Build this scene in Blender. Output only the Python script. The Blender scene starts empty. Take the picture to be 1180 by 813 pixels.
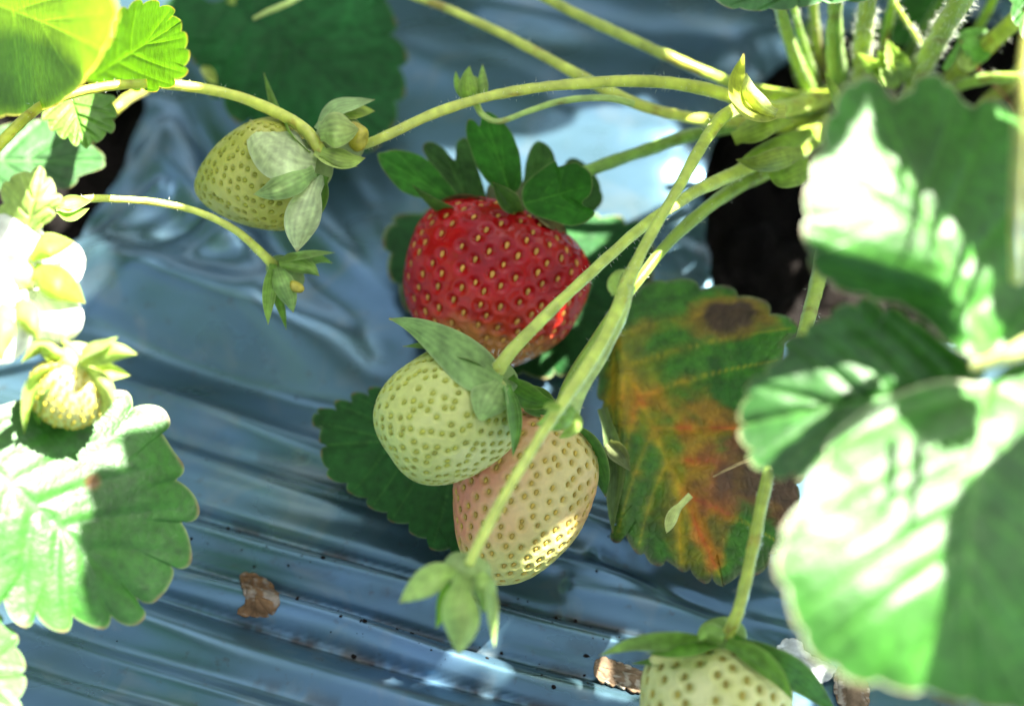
import bpy, math, random
import numpy as np
from mathutils import Vector

random.seed(7)
RS = np.random.RandomState(11)
scene = bpy.context.scene
COL = scene.collection
R = math.radians

# ------------------------------------------------------------------ view
DIST, PITCH, F = 0.47, 52.0, 2661.0        # metres, degrees below the horizon, focal length in photo pixels
cp, sp = math.cos(R(PITCH)), math.sin(R(PITCH))
FW = np.array([0, cp, -sp]); RT = np.array([1.0, 0, 0]); UP = np.array([0, sp, cp])
CAM = -DIST * FW
SUN = np.array([0.50, 0.22, 0.84]); SUN /= np.linalg.norm(SUN)

def P(px, py, z):
    """photo pixel + height in mm above the film -> metres"""
    px, py, z = np.broadcast_arrays(np.asarray(px, float), np.asarray(py, float), np.asarray(z, float))
    u = (px - 590.0) / F; v = -(py - 406.5) / F
    d = FW + u[..., None] * RT + v[..., None] * UP
    t = (z * .001 - CAM[2]) / d[..., 2]
    return CAM + t[..., None] * d

def Q(p):
    r = p - CAM
    dep = r @ FW
    return 590 + F * (r @ RT) / dep, 406.5 - F * (r @ UP) / dep

def depth(p): return float((np.asarray(p) - CAM) @ FW)

# ------------------------------------------------------------------ noise
class Noise:
    def __init__(s, seed, freqs, n=9):
        r = np.random.RandomState(seed); s.k = []
        for i, f in enumerate(freqs):
            for _ in range(n):
                d = r.normal(size=3); d /= np.linalg.norm(d)
                s.k.append((d * f * 2 * math.pi * r.uniform(.7, 1.4), r.uniform(0, 6.28), .62 ** i / math.sqrt(n)))
    def __call__(s, p):
        o = 0
        for d, ph, a in s.k: o = o + a * np.sin(p @ d + ph)
        return o

def sstep(a, b, x):
    t = np.clip((x - a) / (b - a), 0, 1); return t * t * (3 - 2 * t)

def lerp(a, b, t):
    a = np.asarray(a, float); b = np.asarray(b, float); t = np.asarray(t, float)
    return a + (b - a) * (t[..., None] if t.ndim else t)

def seg_dist(x, y, pts):
    best = np.full(x.shape, 1e9); tt = np.zeros(x.shape)
    n = len(pts) - 1
    for i in range(n):
        ax, ay = pts[i][:2]; bx, by = pts[i + 1][:2]
        dx, dy = bx - ax, by - ay
        t = np.clip(((x - ax) * dx + (y - ay) * dy) / (dx * dx + dy * dy + 1e-9), 0, 1)
        d = np.hypot(x - ax - t * dx, y - ay - t * dy)
        m = d < best
        best = np.where(m, d, best); tt = np.where(m, (i + t) / n, tt)
    return best, tt

def catmull(pts, n, closed=False):
    p = np.asarray(pts, float); m = len(p)
    segs = m if closed else m - 1
    out = []
    per = max(4, int(n * 2 / segs))
    for i in range(segs):
        if closed: a, b, c, d = p[(i - 1) % m], p[i], p[(i + 1) % m], p[(i + 2) % m]
        else:
            b, c = p[i], p[i + 1]
            a = p[i - 1] if i > 0 else 2 * b - c
            d = p[i + 2] if i + 2 < m else 2 * c - b
        t = np.linspace(0, 1, per, endpoint=False)[:, None]
        out.append(.5 * (2 * b + (c - a) * t + (2 * a - 5 * b + 4 * c - d) * t ** 2 + (3 * b - a - 3 * c + d) * t ** 3))
    out.append(p[:1] if closed else p[-1:])
    o = np.vstack(out)
    L = np.r_[0, np.cumsum(np.linalg.norm(np.diff(o, axis=0), axis=1))]
    s = np.linspace(0, L[-1], n + 1 if closed else n)
    if closed: s = s[:-1]
    return np.stack([np.interp(s, L, o[:, k]) for k in range(o.shape[1])], 1)

# ------------------------------------------------------------------ objects
def empty(name, at, label=None, cat=None, group=None):
    o = bpy.data.objects.new(name, None); COL.objects.link(o)
    o.location = at; o.empty_display_size = .005
    if label: o['label'] = label
    if cat: o['category'] = cat
    if group: o['group'] = group
    return o

def mesh_obj(name, V, faces, mat, parent=None, col=None, matidx=None, smooth=True, origin=None):
    V = np.asarray(V, float)
    if parent is not None:
        org = np.array(parent.matrix_world.translation) if False else WORLD[parent.name]
    else:
        org = np.asarray(origin if origin is not None else V.mean(0))
    me = bpy.data.meshes.new(name)
    me.from_pydata((V - org).tolist(), [], [tuple(f) for f in faces])
    for m in (mat if isinstance(mat, (list, tuple)) else [mat]): me.materials.append(m)
    if matidx is not None: me.polygons.foreach_set('material_index', np.asarray(matidx, np.int32))
    if smooth: me.polygons.foreach_set('use_smooth', np.ones(len(faces), bool))
    if col is not None:
        a = me.color_attributes.new('Col', 'FLOAT_COLOR', 'POINT')
        c = np.ones((len(V), 4), np.float32); c[:, :3] = np.clip(col, 0, 1)
        a.data.foreach_set('color', c.ravel())
    me.update()
    o = bpy.data.objects.new(name, me); COL.objects.link(o)
    if parent is not None: o.parent = parent
    else: o.location = org
    WORLD[o.name] = org
    return o
WORLD = {}

def thing(name, at, label, cat, group=None):
    o = empty(name, at, label, cat, group); WORLD[o.name] = np.asarray(at, float); return o

def tag(o, label, cat, group=None):
    o['label'] = label; o['category'] = cat
    if group: o['group'] = group
    return o

# ------------------------------------------------------------------ materials
def new_mat(name):
    m = bpy.data.materials.new(name); m.use_nodes = True
    nt = m.node_tree; nt.nodes.clear()
    return m, nt, nt.nodes, nt.links

def plant_mat(name, rough=.45, spec=.5, trans=.3, tgain=(1.5, 1.6, .8), sheen=.0, nscale=900, bump=.25, var=.25, sss=0, coat=0, vor=0, bdist=.0004):
    m, nt, N, L = new_mat(name)
    out = N.new('ShaderNodeOutputMaterial')
    at = N.new('ShaderNodeAttribute'); at.attribute_name = 'Col'
    tc = N.new('ShaderNodeTexCoord')
    nz = N.new('ShaderNodeTexNoise'); nz.inputs['Scale'].default_value = nscale * .35; nz.inputs['Detail'].default_value = 5
    L.new(tc.outputs['Object'], nz.inputs['Vector'])
    mr = N.new('ShaderNodeMapRange'); mr.inputs[1].default_value = .25; mr.inputs[2].default_value = .75
    mr.inputs[3].default_value = 1 - var; mr.inputs[4].default_value = 1 + var
    L.new(nz.outputs['Fac'], mr.inputs[0])
    mx = N.new('ShaderNodeMix'); mx.data_type = 'RGBA'; mx.blend_type = 'MULTIPLY'; mx.inputs[0].default_value = 1
    L.new(at.outputs['Color'], mx.inputs[6]); L.new(mr.outputs[0], mx.inputs[7])
    bs = N.new('ShaderNodeBsdfPrincipled')
    L.new(mx.outputs[2], bs.inputs['Base Color'])
    bs.inputs['Roughness'].default_value = rough
    bs.inputs['Specular IOR Level'].default_value = spec
    if sheen:
        bs.inputs['Sheen Weight'].default_value = sheen; bs.inputs['Sheen Roughness'].default_value = .5
    if sss:
        bs.inputs['Subsurface Weight'].default_value = sss
        bs.inputs['Subsurface Radius'].default_value = (1.0, .55, .3)
        bs.inputs['Subsurface Scale'].default_value = .0022
    if coat:
        bs.inputs['Coat Weight'].default_value = coat; bs.inputs['Coat Roughness'].default_value = .12
    n2 = N.new('ShaderNodeTexNoise'); n2.inputs['Scale'].default_value = nscale; n2.inputs['Detail'].default_value = 4
    L.new(tc.outputs['Object'], n2.inputs['Vector'])
    h = n2.outputs['Fac']
    if vor:
        vo = N.new('ShaderNodeTexVoronoi'); vo.inputs['Scale'].default_value = vor; vo.feature = 'DISTANCE_TO_EDGE'
        L.new(tc.outputs['Object'], vo.inputs['Vector'])
        mm = N.new('ShaderNodeMapRange'); mm.inputs[2].default_value = .22; L.new(vo.outputs['Distance'], mm.inputs[0])
        ad = N.new('ShaderNodeMath'); ad.operation = 'MULTIPLY_ADD'; ad.inputs[1].default_value = .9
        L.new(mm.outputs[0], ad.inputs[0]); L.new(n2.outputs['Fac'], ad.inputs[2]); h = ad.outputs[0]
    bp = N.new('ShaderNodeBump'); bp.inputs['Strength'].default_value = bump; bp.inputs['Distance'].default_value = bdist
    L.new(h, bp.inputs['Height']); L.new(bp.outputs[0], bs.inputs['Normal'])
    if trans:
        tr = N.new('ShaderNodeBsdfTranslucent')
        g = N.new('ShaderNodeMix'); g.data_type = 'RGBA'; g.blend_type = 'MULTIPLY'; g.inputs[0].default_value = 1
        g.inputs[7].default_value = (*tgain, 1); g.clamp_result = False
        L.new(mx.outputs[2], g.inputs[6]); L.new(g.outputs[2], tr.inputs['Color'])
        ms = N.new('ShaderNodeMixShader'); ms.inputs[0].default_value = trans
        L.new(bs.outputs[0], ms.inputs[1]); L.new(tr.outputs[0], ms.inputs[2]); L.new(ms.outputs[0], out.inputs[0])
    else: L.new(bs.outputs[0], out.inputs[0])
    return m

M_LEAF = plant_mat('leaf_green', rough=.47, spec=.47, trans=.16, tgain=(2.4, 1.8, .5), sheen=.0, nscale=1500, bump=.13, vor=650, bdist=.0004, var=.35)
M_MATT = plant_mat('leaf_shade', rough=.6, spec=.18, trans=.12, tgain=(2.0, 1.8, .5), nscale=1500, bump=.25, vor=650, bdist=.0004, var=.35)  # duller copy of the leaf material, toned down for leaves in shade
M_THIN = plant_mat('leaf_thin', rough=.5, spec=.4, trans=.6, tgain=(2.6, 2.2, .4), nscale=1500, bump=.3, vor=650, bdist=.0004, var=.3)
M_OLDLEAF = plant_mat('leaf_ageing', rough=.5, spec=.4, trans=.15, nscale=1300, bump=.4, vor=600, bdist=.0005, var=.4)
M_SEPAL = plant_mat('sepal_green', rough=.55, spec=.35, trans=.28, tgain=(1.5, 1.5, .8), sheen=.05, nscale=1800, bump=.25, var=.18)
M_STEM = plant_mat('stem_green', rough=.38, spec=.5, trans=.0, sheen=.1, nscale=1600, bump=.18, var=.16, sss=.25)
M_PETAL = plant_mat('petal_white', rough=.6, spec=.3, trans=.3, tgain=(1, 1, 1), nscale=900, bump=.12, var=.04)
M_RED = plant_mat('berry_red', rough=.24, spec=.3, trans=0, nscale=1600, bump=.06, var=.15, sss=.12, coat=.12)
M_PALE = plant_mat('berry_pale', rough=.46, spec=.4, trans=0, nscale=1800, bump=.2, var=.1, sss=.22, coat=.05)
M_SEED = plant_mat('seed', rough=.4, spec=.5, trans=0, nscale=3000, bump=.2, var=.25)
M_DRY = plant_mat('dry_brown', rough=.8, spec=.25, trans=.1, tgain=(1.2, 1, .7), nscale=1400, bump=.6, var=.5)

# ------------------------------------------------------------------ builders
NCOL = Noise(3, [60, 170, 420])
NLEAF = Noise(5, [18, 42])

def leaf_mesh(outline, zf, base, tip, teeth=22, amp=6, nsec=6, cup=0., quilt=.6, wob=1.0, mid_bend=(0, 0),
              col=(.020, .098, .010), vcol=None, ecol=(.22, .27, .12), tipcol=(.16, .10, .05), mapper=P, colfn=None,  # default col has shade put in; sunlit leaves pass a lighter base
              nth=420, nr=46, veinw=2.6, bare=.16, center=None, seed=0, foldv=0.0):
    r_ = np.random.RandomState(seed + 100)
    base = np.array(base, float); tip = np.array(tip, float)
    o = catmull(outline, nth, True)
    # start the outline at the base
    i0 = int(np.argmin(((o - base) ** 2).sum(1))); o = np.roll(o, -i0, 0)
    it = int(np.argmin(((o - tip) ** 2).sum(1)))
    c = np.array(center, float) if center is not None else .5 * o.mean(0) + .5 * (.45 * base + .55 * tip)
    tan = np.roll(o, -1, 0) - np.roll(o, 1, 0); tan /= np.linalg.norm(tan, axis=1)[:, None] + 1e-9
    nrm = np.stack([tan[:, 1], -tan[:, 0]], 1)
    s = np.sign(((o - c) * nrm).sum(1).mean()); nrm *= s
    # distance from the base measured along the margin, 0..1 at the tip, both sides
    u = np.empty(nth); u[:it + 1] = np.linspace(0, 1, it + 1); u[it:] = np.linspace(1, 0, nth - it)
    side = np.where(np.arange(nth) <= it, 0, 1)
    nt_ = teeth / 2.0
    ph = u * nt_ + .5 * (side * 0)
    fr = ph - np.floor(ph); k = np.floor(ph).astype(int) + 40 * side
    lean = np.where(fr < .64, fr / .64 * .5, .5 + (fr - .64) / .36 * .5)
    f = np.sin(math.pi * lean) ** .62
    size = r_.uniform(.7, 1.25, 200)[k % 200]
    tw = sstep(bare, bare + .14, u)
    off = (f - .55) * amp * size * tw
    inten = tan * (np.where(side == 0, 1, -1) * 1.0)[:, None]
    oo = o + nrm * off[:, None] + inten * ((f - .4) * amp * .35 * tw)[:, None]
    r = np.r_[np.linspace(0, .8, int(nr * .62), endpoint=False)[1:], np.linspace(.8, 1, nr - int(nr * .62) + 1)]
    nr_ = len(r)
    blend = sstep(.45, .97, r)[:, None, None]
    ring = o[None] * (1 - blend) + oo[None] * blend
    xy = c + (ring - c) * r[:, None, None]
    X = np.r_[c[0], xy[..., 0].ravel()]; Y = np.r_[c[1], xy[..., 1].ravel()]
    rr = np.r_[0, np.repeat(r, nth)]
    ff = np.r_[0, np.tile(f * tw, nr_)]
    # veins
    Lm = np.linalg.norm(tip - base)
    mc = (base + tip) / 2 + np.array(mid_bend, float)
    tq = np.linspace(0, 1, 14)[:, None]
    mid = (1 - tq) ** 2 * base + 2 * tq * (1 - tq) * mc + tq ** 2 * tip
    dm, tm = seg_dist(X, Y, mid)
    wv = veinw * Lm / 330
    vein = np.exp(-(dm / (wv * (1.35 - .9 * tm))) ** 2)
    q = np.exp(-(dm / (wv * 3.6)) ** 2)
    for sd in (0, 1):
        for i in range(nsec):
            t0 = .03 + .74 * (i / nsec) ** 1.05
            a = (1 - t0) ** 2 * base + 2 * t0 * (1 - t0) * mc + t0 ** 2 * tip
            uu = .26 + .66 * (i + .35) / nsec + r_.uniform(-.02, .02)
            uu = (math.floor(uu * nt_) + .64) / nt_
            j = int(round(uu * it)) if sd == 0 else int(round(nth - uu * (nth - it)))
            e = o[j % nth] * .97 + c * .03
            n_ = np.array([-(e - a)[1], (e - a)[0]]); 
            bow = (a + e) / 2 + (tip - base) * -.035
            pts = [(1 - w) ** 2 * a + 2 * w * (1 - w) * bow + w ** 2 * e for w in np.linspace(0, 1, 7)]
            d, tv = seg_dist(X, Y, pts)
            vein = np.maximum(vein, .8 * np.exp(-(d / (wv * (.75 - .45 * tv))) ** 2))
            q = np.maximum(q, (1 - .4 * tv) * np.exp(-(d / (wv * 2.8)) ** 2))
    z = zf(X, Y) if callable(zf) else zf[0] + zf[1] * (X - zf[3]) / 100 + zf[2] * (Y - zf[4]) / 100
    z = np.asarray(z, float) + cup * rr ** 2
    n_px = np.stack([X, Y, np.zeros_like(X)], 1) * .00018 + seed * 1.7
    z = z + .55 * wob * NLEAF(n_px) * (.35 + .65 * rr) - quilt * q * (1 - .5 * rr) + foldv * np.minimum(dm, 80) / 80
    z = z + .10 * quilt * NCOL(n_px * .7)
    V = mapper(X, Y, z)
    nz = NCOL(n_px)
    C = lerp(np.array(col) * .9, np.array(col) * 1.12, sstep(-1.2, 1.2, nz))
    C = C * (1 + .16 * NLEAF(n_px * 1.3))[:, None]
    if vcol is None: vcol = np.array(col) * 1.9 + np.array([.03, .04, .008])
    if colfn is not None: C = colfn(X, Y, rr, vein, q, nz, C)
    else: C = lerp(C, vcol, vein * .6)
    C = lerp(C, ecol, np.exp(-((1 - rr) / .016) ** 2) * .85)
    tipm = sstep(.9, 1.0, ff) * sstep(.965, 1.0, rr)
    C = lerp(C, tipcol, tipm * .8)
    faces = [(0, 1 + j, 1 + (j + 1) % nth) for j in range(nth)]
    for i in range(nr_ - 1):
        a = 1 + i * nth; b = a + nth
        faces += [(a + j, b + j, b + (j + 1) % nth, a + (j + 1) % nth) for j in range(nth)]
    return V, faces, C

def leaf(name, parent, *a, mat=None, **k):
    V, Fc, C = leaf_mesh(*a, **k)
    return mesh_obj(name, V, Fc, mat or M_LEAF, parent, C)

def tube_mesh(pts, width, col=(.2, .3, .06), col2=None, nseg=None, sides=14, hairs=0, hair_len=1.2, mapper=P, flat=1.0, seed=0, lump=.05, hair_col=(.75, .8, .6)):
    r_ = np.random.RandomState(seed + 5)
    pts = np.asarray(pts, float)
    px_len = np.linalg.norm(np.diff(pts[:, :2], axis=0), axis=1).sum()
    n = nseg or int(max(12, min(140, px_len / 4)))
    c = catmull(pts, n)
    W = mapper(c[:, 0], c[:, 1], c[:, 2])
    wd = np.interp(np.linspace(0, 1, n), np.linspace(0, 1, len(np.atleast_1d(width))), np.atleast_1d(width)) if np.ndim(width) else np.full(n, float(width))
    dep = (W - CAM) @ FW
    rad = wd * .465 * dep / F
    T = np.gradient(W, axis=0); T /= np.linalg.norm(T, axis=1)[:, None] + 1e-12
    N0 = np.cross(T[0], FW); N0 /= np.linalg.norm(N0) + 1e-12
    V = []; C = []; NN = []
    col = np.array(col) * (1.22, 1.24, .9); col2 = col if col2 is None else np.array(col2) * (1.15, 1.2, .9)
    nv = Noise(seed + 50, [120, 330], 6)
    for i in range(n):
        N0 = N0 - T[i] * (N0 @ T[i]); N0 /= np.linalg.norm(N0) + 1e-12
        B = np.cross(T[i], N0)
        a = np.linspace(0, 2 * math.pi, sides, endpoint=False)
        d = np.cos(a)[:, None] * N0 + flat * np.sin(a)[:, None] * B
        ridg = 1 + .035 * np.cos(5 * a + .4) + lump * nv(W[i][None] + d * .002)
        V.append(W[i] + d * (rad[i] * ridg)[:, None]); NN.append(d)
        C.append(np.tile(lerp(col, col2, np.array(i / (n - 1))), (sides, 1)) * (1 + .13 * nv(W[i][None] * 1.5 + d * .0012))[:, None])
    V = np.vstack(V); C = np.vstack(C); NN = np.vstack(NN)
    C = lerp(C, C * np.array((.62, .40, .35)), sstep(.95, 1.6, Noise(seed + 90, [70, 190, 500], 7)(V * np.array((1, 1.6, 1.6)))) * .75)
    faces = []
    for i in range(n - 1):
        a = i * sides
        faces += [(a + j, a + (j + 1) % sides, a + sides + (j + 1) % sides, a + sides + j) for j in range(sides)]
    e0, e1 = len(V), len(V) + 1
    V = np.vstack([V, W[0] - T[0] * rad[0] * .4, W[-1] + T[-1] * rad[-1] * .4]); C = np.vstack([C, C[0], C[-1]])
    faces += [(e0, (j + 1) % sides, j) for j in range(sides)]
    b = (n - 1) * sides
    faces += [(e1, b + j, b + (j + 1) % sides) for j in range(sides)]
    if hairs:
        hv = []; hf = []; k0 = len(V)
        for h in range(hairs):
            i = r_.randint(0, n * sides)
            p = V[i] + r_.normal(size=3) * .0002; d = NN[i] + r_.normal(size=3) * .28
            d /= np.linalg.norm(d); l = hair_len * .001 * r_.uniform(.6, 1.25)
            t = np.cross(d, r_.normal(size=3)); t /= np.linalg.norm(t)
            t2 = np.cross(d, t); w = .000045
            q = k0 + len(hv)
            hv += [p + t * w, p - t * .5 * w + t2 * .87 * w, p - t * .5 * w - t2 * .87 * w, p + d * l + r_.normal(size=3) * .00012]
            hf += [(q, q + 1, q + 3), (q + 1, q + 2, q + 3), (q + 2, q, q + 3)]
        V = np.vstack([V, hv]); faces += hf
        C = np.vstack([C, np.tile(hair_col, (len(hv), 1))])
    return V, faces, C

def tube(name, parent, *a, mat=None, **k):
    V, Fc, C = tube_mesh(*a, **k)
    return mesh_obj(name, V, Fc, mat or M_STEM, parent, C)

def sepal_mesh(pts, width, roll=0., cup=1.2, col=(.16, .28, .07), col2=None, peak=.40, blunt=.92, nu=34, nv=13, seed=0, mapper=P, ecol=None, wob=.35, teeth=0):
    pts = np.asarray(pts, float)
    c = catmull(pts, nu)
    t = np.gradient(c[:, :2], axis=0); t /= np.linalg.norm(t, axis=1)[:, None] + 1e-9
    sd = np.stack([-t[:, 1], t[:, 0]], 1)
    u = np.linspace(0, 1, nu)
    p = math.log(.5) / math.log(peak)
    w = np.sin(math.pi * np.clip(u, 0, 1) ** p) ** blunt
    w = np.maximum(w, np.where(u < peak, .55, 0.0)) * width / 2
    w[-1] = 0.02 * width
    if teeth: w = w * (1 + .12 * np.sin(u * teeth * 6.28))
    v = np.linspace(-1, 1, nv)
    X = c[:, 0, None] + sd[:, 0, None] * w[:, None] * v
    Y = c[:, 1, None] + sd[:, 1, None] * w[:, None] * v
    Z = c[:, 2, None] + roll * v * (w / (width / 2))[:, None] + cup * (v ** 2) * (w / (width / 2))[:, None]
    Pn = np.stack([X.ravel(), Y.ravel(), Z.ravel()], 1) * .0003 + seed * 2.3
    Z = Z + (wob * NLEAF(Pn * 2)).reshape(Z.shape) * u[:, None]
    V = mapper(X.ravel(), Y.ravel(), Z.ravel())
    col = np.array(col); col2 = col if col2 is None else np.array(col2)
    U = np.repeat(u, nv); Vv = np.abs(np.tile(v, nu))
    C = lerp(col, col2, U) * np.array((1.05, 1.12, .72) if mapper is P else (1, 1, 1))
    lines = np.cos(Vv * math.pi * 5 + 2 * U) * .5 + .5
    C = C * (1 - .22 * lines + .16 * NCOL(Pn * 1.4))[:, None]
    C = lerp(C, ecol if ecol is not None else col2 * .6 + np.array([.22, .22, .12]), np.exp(-((1 - Vv) / .1) ** 2) * .55)
    C = lerp(C, (.30, .2, .1), sstep(.95, 1, U) * .7)
    faces = [(i * nv + j, i * nv + j + 1, (i + 1) * nv + j + 1, (i + 1) * nv + j) for i in range(nu - 1) for j in range(nv - 1)]
    return V, faces, C

def sepal(parent, *a, name='sepal', mat=None, **k):
    V, Fc, C = sepal_mesh(*a, **k)
    return mesh_obj(name, V, Fc, mat or M_SEPAL, parent, C)

def blob_mesh(A, T, width, peak=.4, q=2.1, col=(.5, .5, .3), nt=26, nph=30, seed=0, lump=.06):
    """small closed solid of revolution between two (px, py, z) ends"""
    A = P(*A); T = P(*T); ax = T - A; Lg = np.linalg.norm(ax); ax /= Lg
    Rm = width * .5 * depth((A + T) / 2) / F
    e1 = np.cross(ax, FW); e1 /= np.linalg.norm(e1); e2 = np.cross(ax, e1)
    t = (1 - np.cos(np.linspace(0, math.pi, nt))) / 2
    p = math.log(.5) / math.log(peak)
    rr = Rm * (1 - np.abs(2 * t ** p - 1) ** q) ** (1 / q)
    ph = np.linspace(0, 2 * math.pi, nph, endpoint=False)
    d = np.cos(ph)[:, None] * e1 + np.sin(ph)[:, None] * e2
    V = A + (t * Lg)[:, None, None] * ax + rr[:, None, None] * d[None]
    nz = Noise(seed + 70, [70, 200], 6)
    V = V + d[None] * (lump * Rm * nz(V.reshape(-1, 3)).reshape(nt, nph) * (rr / Rm)[:, None])[..., None]
    faces = [(i * nph + j, i * nph + (j + 1) % nph, (i + 1) * nph + (j + 1) % nph, (i + 1) * nph + j) for i in range(nt - 1) for j in range(nph)]
    V = V.reshape(-1, 3)
    C = np.tile(col, (len(V), 1)) * (1 + .12 * nz(V * 2))[:, None]
    return V, faces, C

def berry_mesh(A, T, width, peak=.4, q=2.2, nseed=220, colfn=None, dimple=.9, sig=1.5, seed_len=1.1, seed_w=.62, seed_col=(.5, .33, .06),
               seed_out=.1, ring_col=None, ring_amt=.0, seed=0, nt=170, nph=240, lump=.04, squash=1.0, rim=.25):
    A = P(*A); T = P(*T); ax = T - A; Lg = np.linalg.norm(ax); ax /= Lg
    Rm = width * .5 * depth((A + T) / 2) / F
    e1 = np.cross(ax, FW); e1 /= np.linalg.norm(e1); e2 = np.cross(ax, e1)
    p = math.log(.5) / math.log(peak)
    prof = lambda t: Rm * np.maximum(1 - np.abs(2 * np.clip(t, 0, 1) ** p - 1) ** q, 0) ** (1 / q)
    nzl = Noise(seed + 31, [28, 60], 6)
    def surf(t, ph):
        d = np.cos(ph)[..., None] * e1 + squash * np.sin(ph)[..., None] * e2
        r = prof(t)
        B = A + (t * Lg)[..., None] * ax + r[..., None] * d
        return B + d * (lump * r * nzl(B.reshape(-1, 3)).reshape(r.shape))[..., None], d
    def normal(t, ph):
        h = 1e-3
        a, _ = surf(np.clip(t + h, 0, 1), ph); b, _ = surf(np.clip(t - h, 0, 1), ph)
        c, _ = surf(t, ph + h); e, _ = surf(t, ph - h)
        n = np.cross(c - e, a - b); n /= np.linalg.norm(n, axis=-1)[..., None] + 1e-15
        _, d = surf(t, ph)
        sgn = np.sign((n * (d * .9 + ax * (t - .45)[..., None])).sum(-1)); return n * sgn[..., None], (a - b)
    t = (1 - np.cos(np.linspace(0, math.pi, nt))) / 2
    ph = np.linspace(0, 2 * math.pi, nph, endpoint=False)
    TT, PH = np.meshgrid(t, ph, indexing='ij')
    V, dd = surf(TT, PH)
    NR, _ = normal(TT, PH)
    NR[0] = -ax; NR[-1] = ax
    # seeds by area along a golden spiral
    tf = np.linspace(0.002, .998, 800); rf = prof(tf)
    dA = rf * np.hypot(np.gradient(rf, tf), Lg); cA = np.cumsum(dA); cA /= cA[-1]
    r_ = np.random.RandomState(seed + 9)
    k = np.arange(nseed)
    ts = np.interp((k + .5) / nseed, cA, tf) + r_.normal(size=nseed) * .0045
    ts = np.clip(ts, .03, .992)
    ps = k * 2.399963 + r_.normal(size=nseed) * .06
    S, _ = surf(ts, ps); SN, ST = normal(ts, ps)
    ST = ST - SN * (ST * SN).sum(1)[:, None]; ST /= np.linalg.norm(ST, axis=1)[:, None] + 1e-15
    V = V.reshape(-1, 3); NR = NR.reshape(-1, 3)
    dmin = np.full(len(V), 1.0)
    for i in range(0, len(V), 4000):
        dmin[i:i + 4000] = np.sqrt(((V[i:i + 4000, None] - S[None]) ** 2).sum(-1).min(1))
    dmm = dmin * 1000
    g = np.exp(-(dmm / sig) ** 2)
    rimg = np.exp(-((dmm - sig * 1.55) / (sig * .55)) ** 2)
    V2 = V + NR * ((-dimple * g + rim * dimple * rimg) * .001)[:, None]
    px, py = Q(V)
    C = colfn(px, py, TT.ravel(), V) if colfn else np.tile((.6, .6, .3), (len(V), 1))
    if ring_col is not None: C = lerp(C, ring_col, np.clip(g * ring_amt, 0, 1))
    faces = [(i * nph + j, i * nph + (j + 1) % nph, (i + 1) * nph + (j + 1) % nph, (i + 1) * nph + j) for i in range(nt - 1) for j in range(nph)]
    midx = [0] * len(faces)
    # seeds
    la = np.linspace(0, math.pi, 7); lo = np.linspace(0, 2 * math.pi, 8, endpoint=False)
    unit = np.array([[math.cos(a), math.sin(a) * math.cos(b), math.sin(a) * math.sin(b)] for a in la for b in lo])
    uf = [(i * 8 + j, i * 8 + (j + 1) % 8, (i + 1) * 8 + (j + 1) % 8, (i + 1) * 8 + j) for i in range(6) for j in range(8)]
    SV = []; SC = []
    for i in range(nseed):
        b = np.cross(SN[i], ST[i]); sc = r_.uniform(.85, 1.12)
        wv = unit[:, 0:1] * ST[i] * seed_len * .5 * sc + unit[:, 1:2] * b * seed_w * .5 * sc * (1 - .25 * unit[:, 0:1]) + unit[:, 2:3] * SN[i] * .3
        SV.append(S[i] + SN[i] * ((-dimple * .8 + seed_out) * .001) + wv * .001)
        SC.append(np.tile(np.array(seed_col) * r_.uniform(.75, 1.2), (len(unit), 1)))
        o = len(V2) + i * len(unit)
        faces += [tuple(o + x for x in f) for f in uf]
    midx += [1] * (len(uf) * nseed)
    return np.vstack([V2] + SV), faces, np.vstack([C] + SC), midx

def berry(parent, *a, mat=None, name='berry_flesh', **k):
    V, Fc, C, mi = berry_mesh(*a, **k)
    return mesh_obj(name, V, Fc, [mat or M_PALE, M_SEED], parent, C, mi)

# ================================================================== SETTING
# ---- mulch film: a dense sheet with the folds of the photograph, two planting holes, bed shoulders
HOLE_R = [(905, 60), (860, 105), (828, 140), (812, 180), (815, 240), (822, 300), (842, 345), (900, 380), (1000, 390), (1120, 380), (1240, 330), (1270, 200), (1240, 60), (1120, 10), (1000, 20)]
HOLE_L = [(165, 110), (150, 150), (130, 200), (95, 250), (70, 290), (30, 310), (-60, 290), (-120, 200), (-80, 100), (20, 60), (110, 70)]

def hole_world(pts, n=220):
    c = catmull(pts, n, True)
    rj = Noise(21, [40, 110], 6)
    w = P(c[:, 0], c[:, 1], 0); w[:, :2] += (rj(w) * .0011)[:, None] * np.array([.8, .6]); return w[:, :2]

def poly_sd(X, Y, poly):
    d = np.full(X.shape, 1e9); inside = np.zeros(X.shape, bool); cx = np.zeros(X.shape); cy = np.zeros(X.shape)
    n = len(poly)
    for i in range(n):
        ax, ay = poly[i]; bx, by = poly[(i + 1) % n]
        dx, dy = bx - ax, by - ay
        t = np.clip(((X - ax) * dx + (Y - ay) * dy) / (dx * dx + dy * dy + 1e-18), 0, 1)
        qx, qy = ax + t * dx, ay + t * dy
        e = np.hypot(X - qx, Y - qy); m = e < d
        d = np.where(m, e, d); cx = np.where(m, qx, cx); cy = np.where(m, qy, cy)
        cr = ((ay > Y) != (by > Y)) & (X < (bx - ax) * (Y - ay) / (by - ay + 1e-18) + ax)
        inside ^= cr
    return np.where(inside, -d, d), cx, cy

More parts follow.
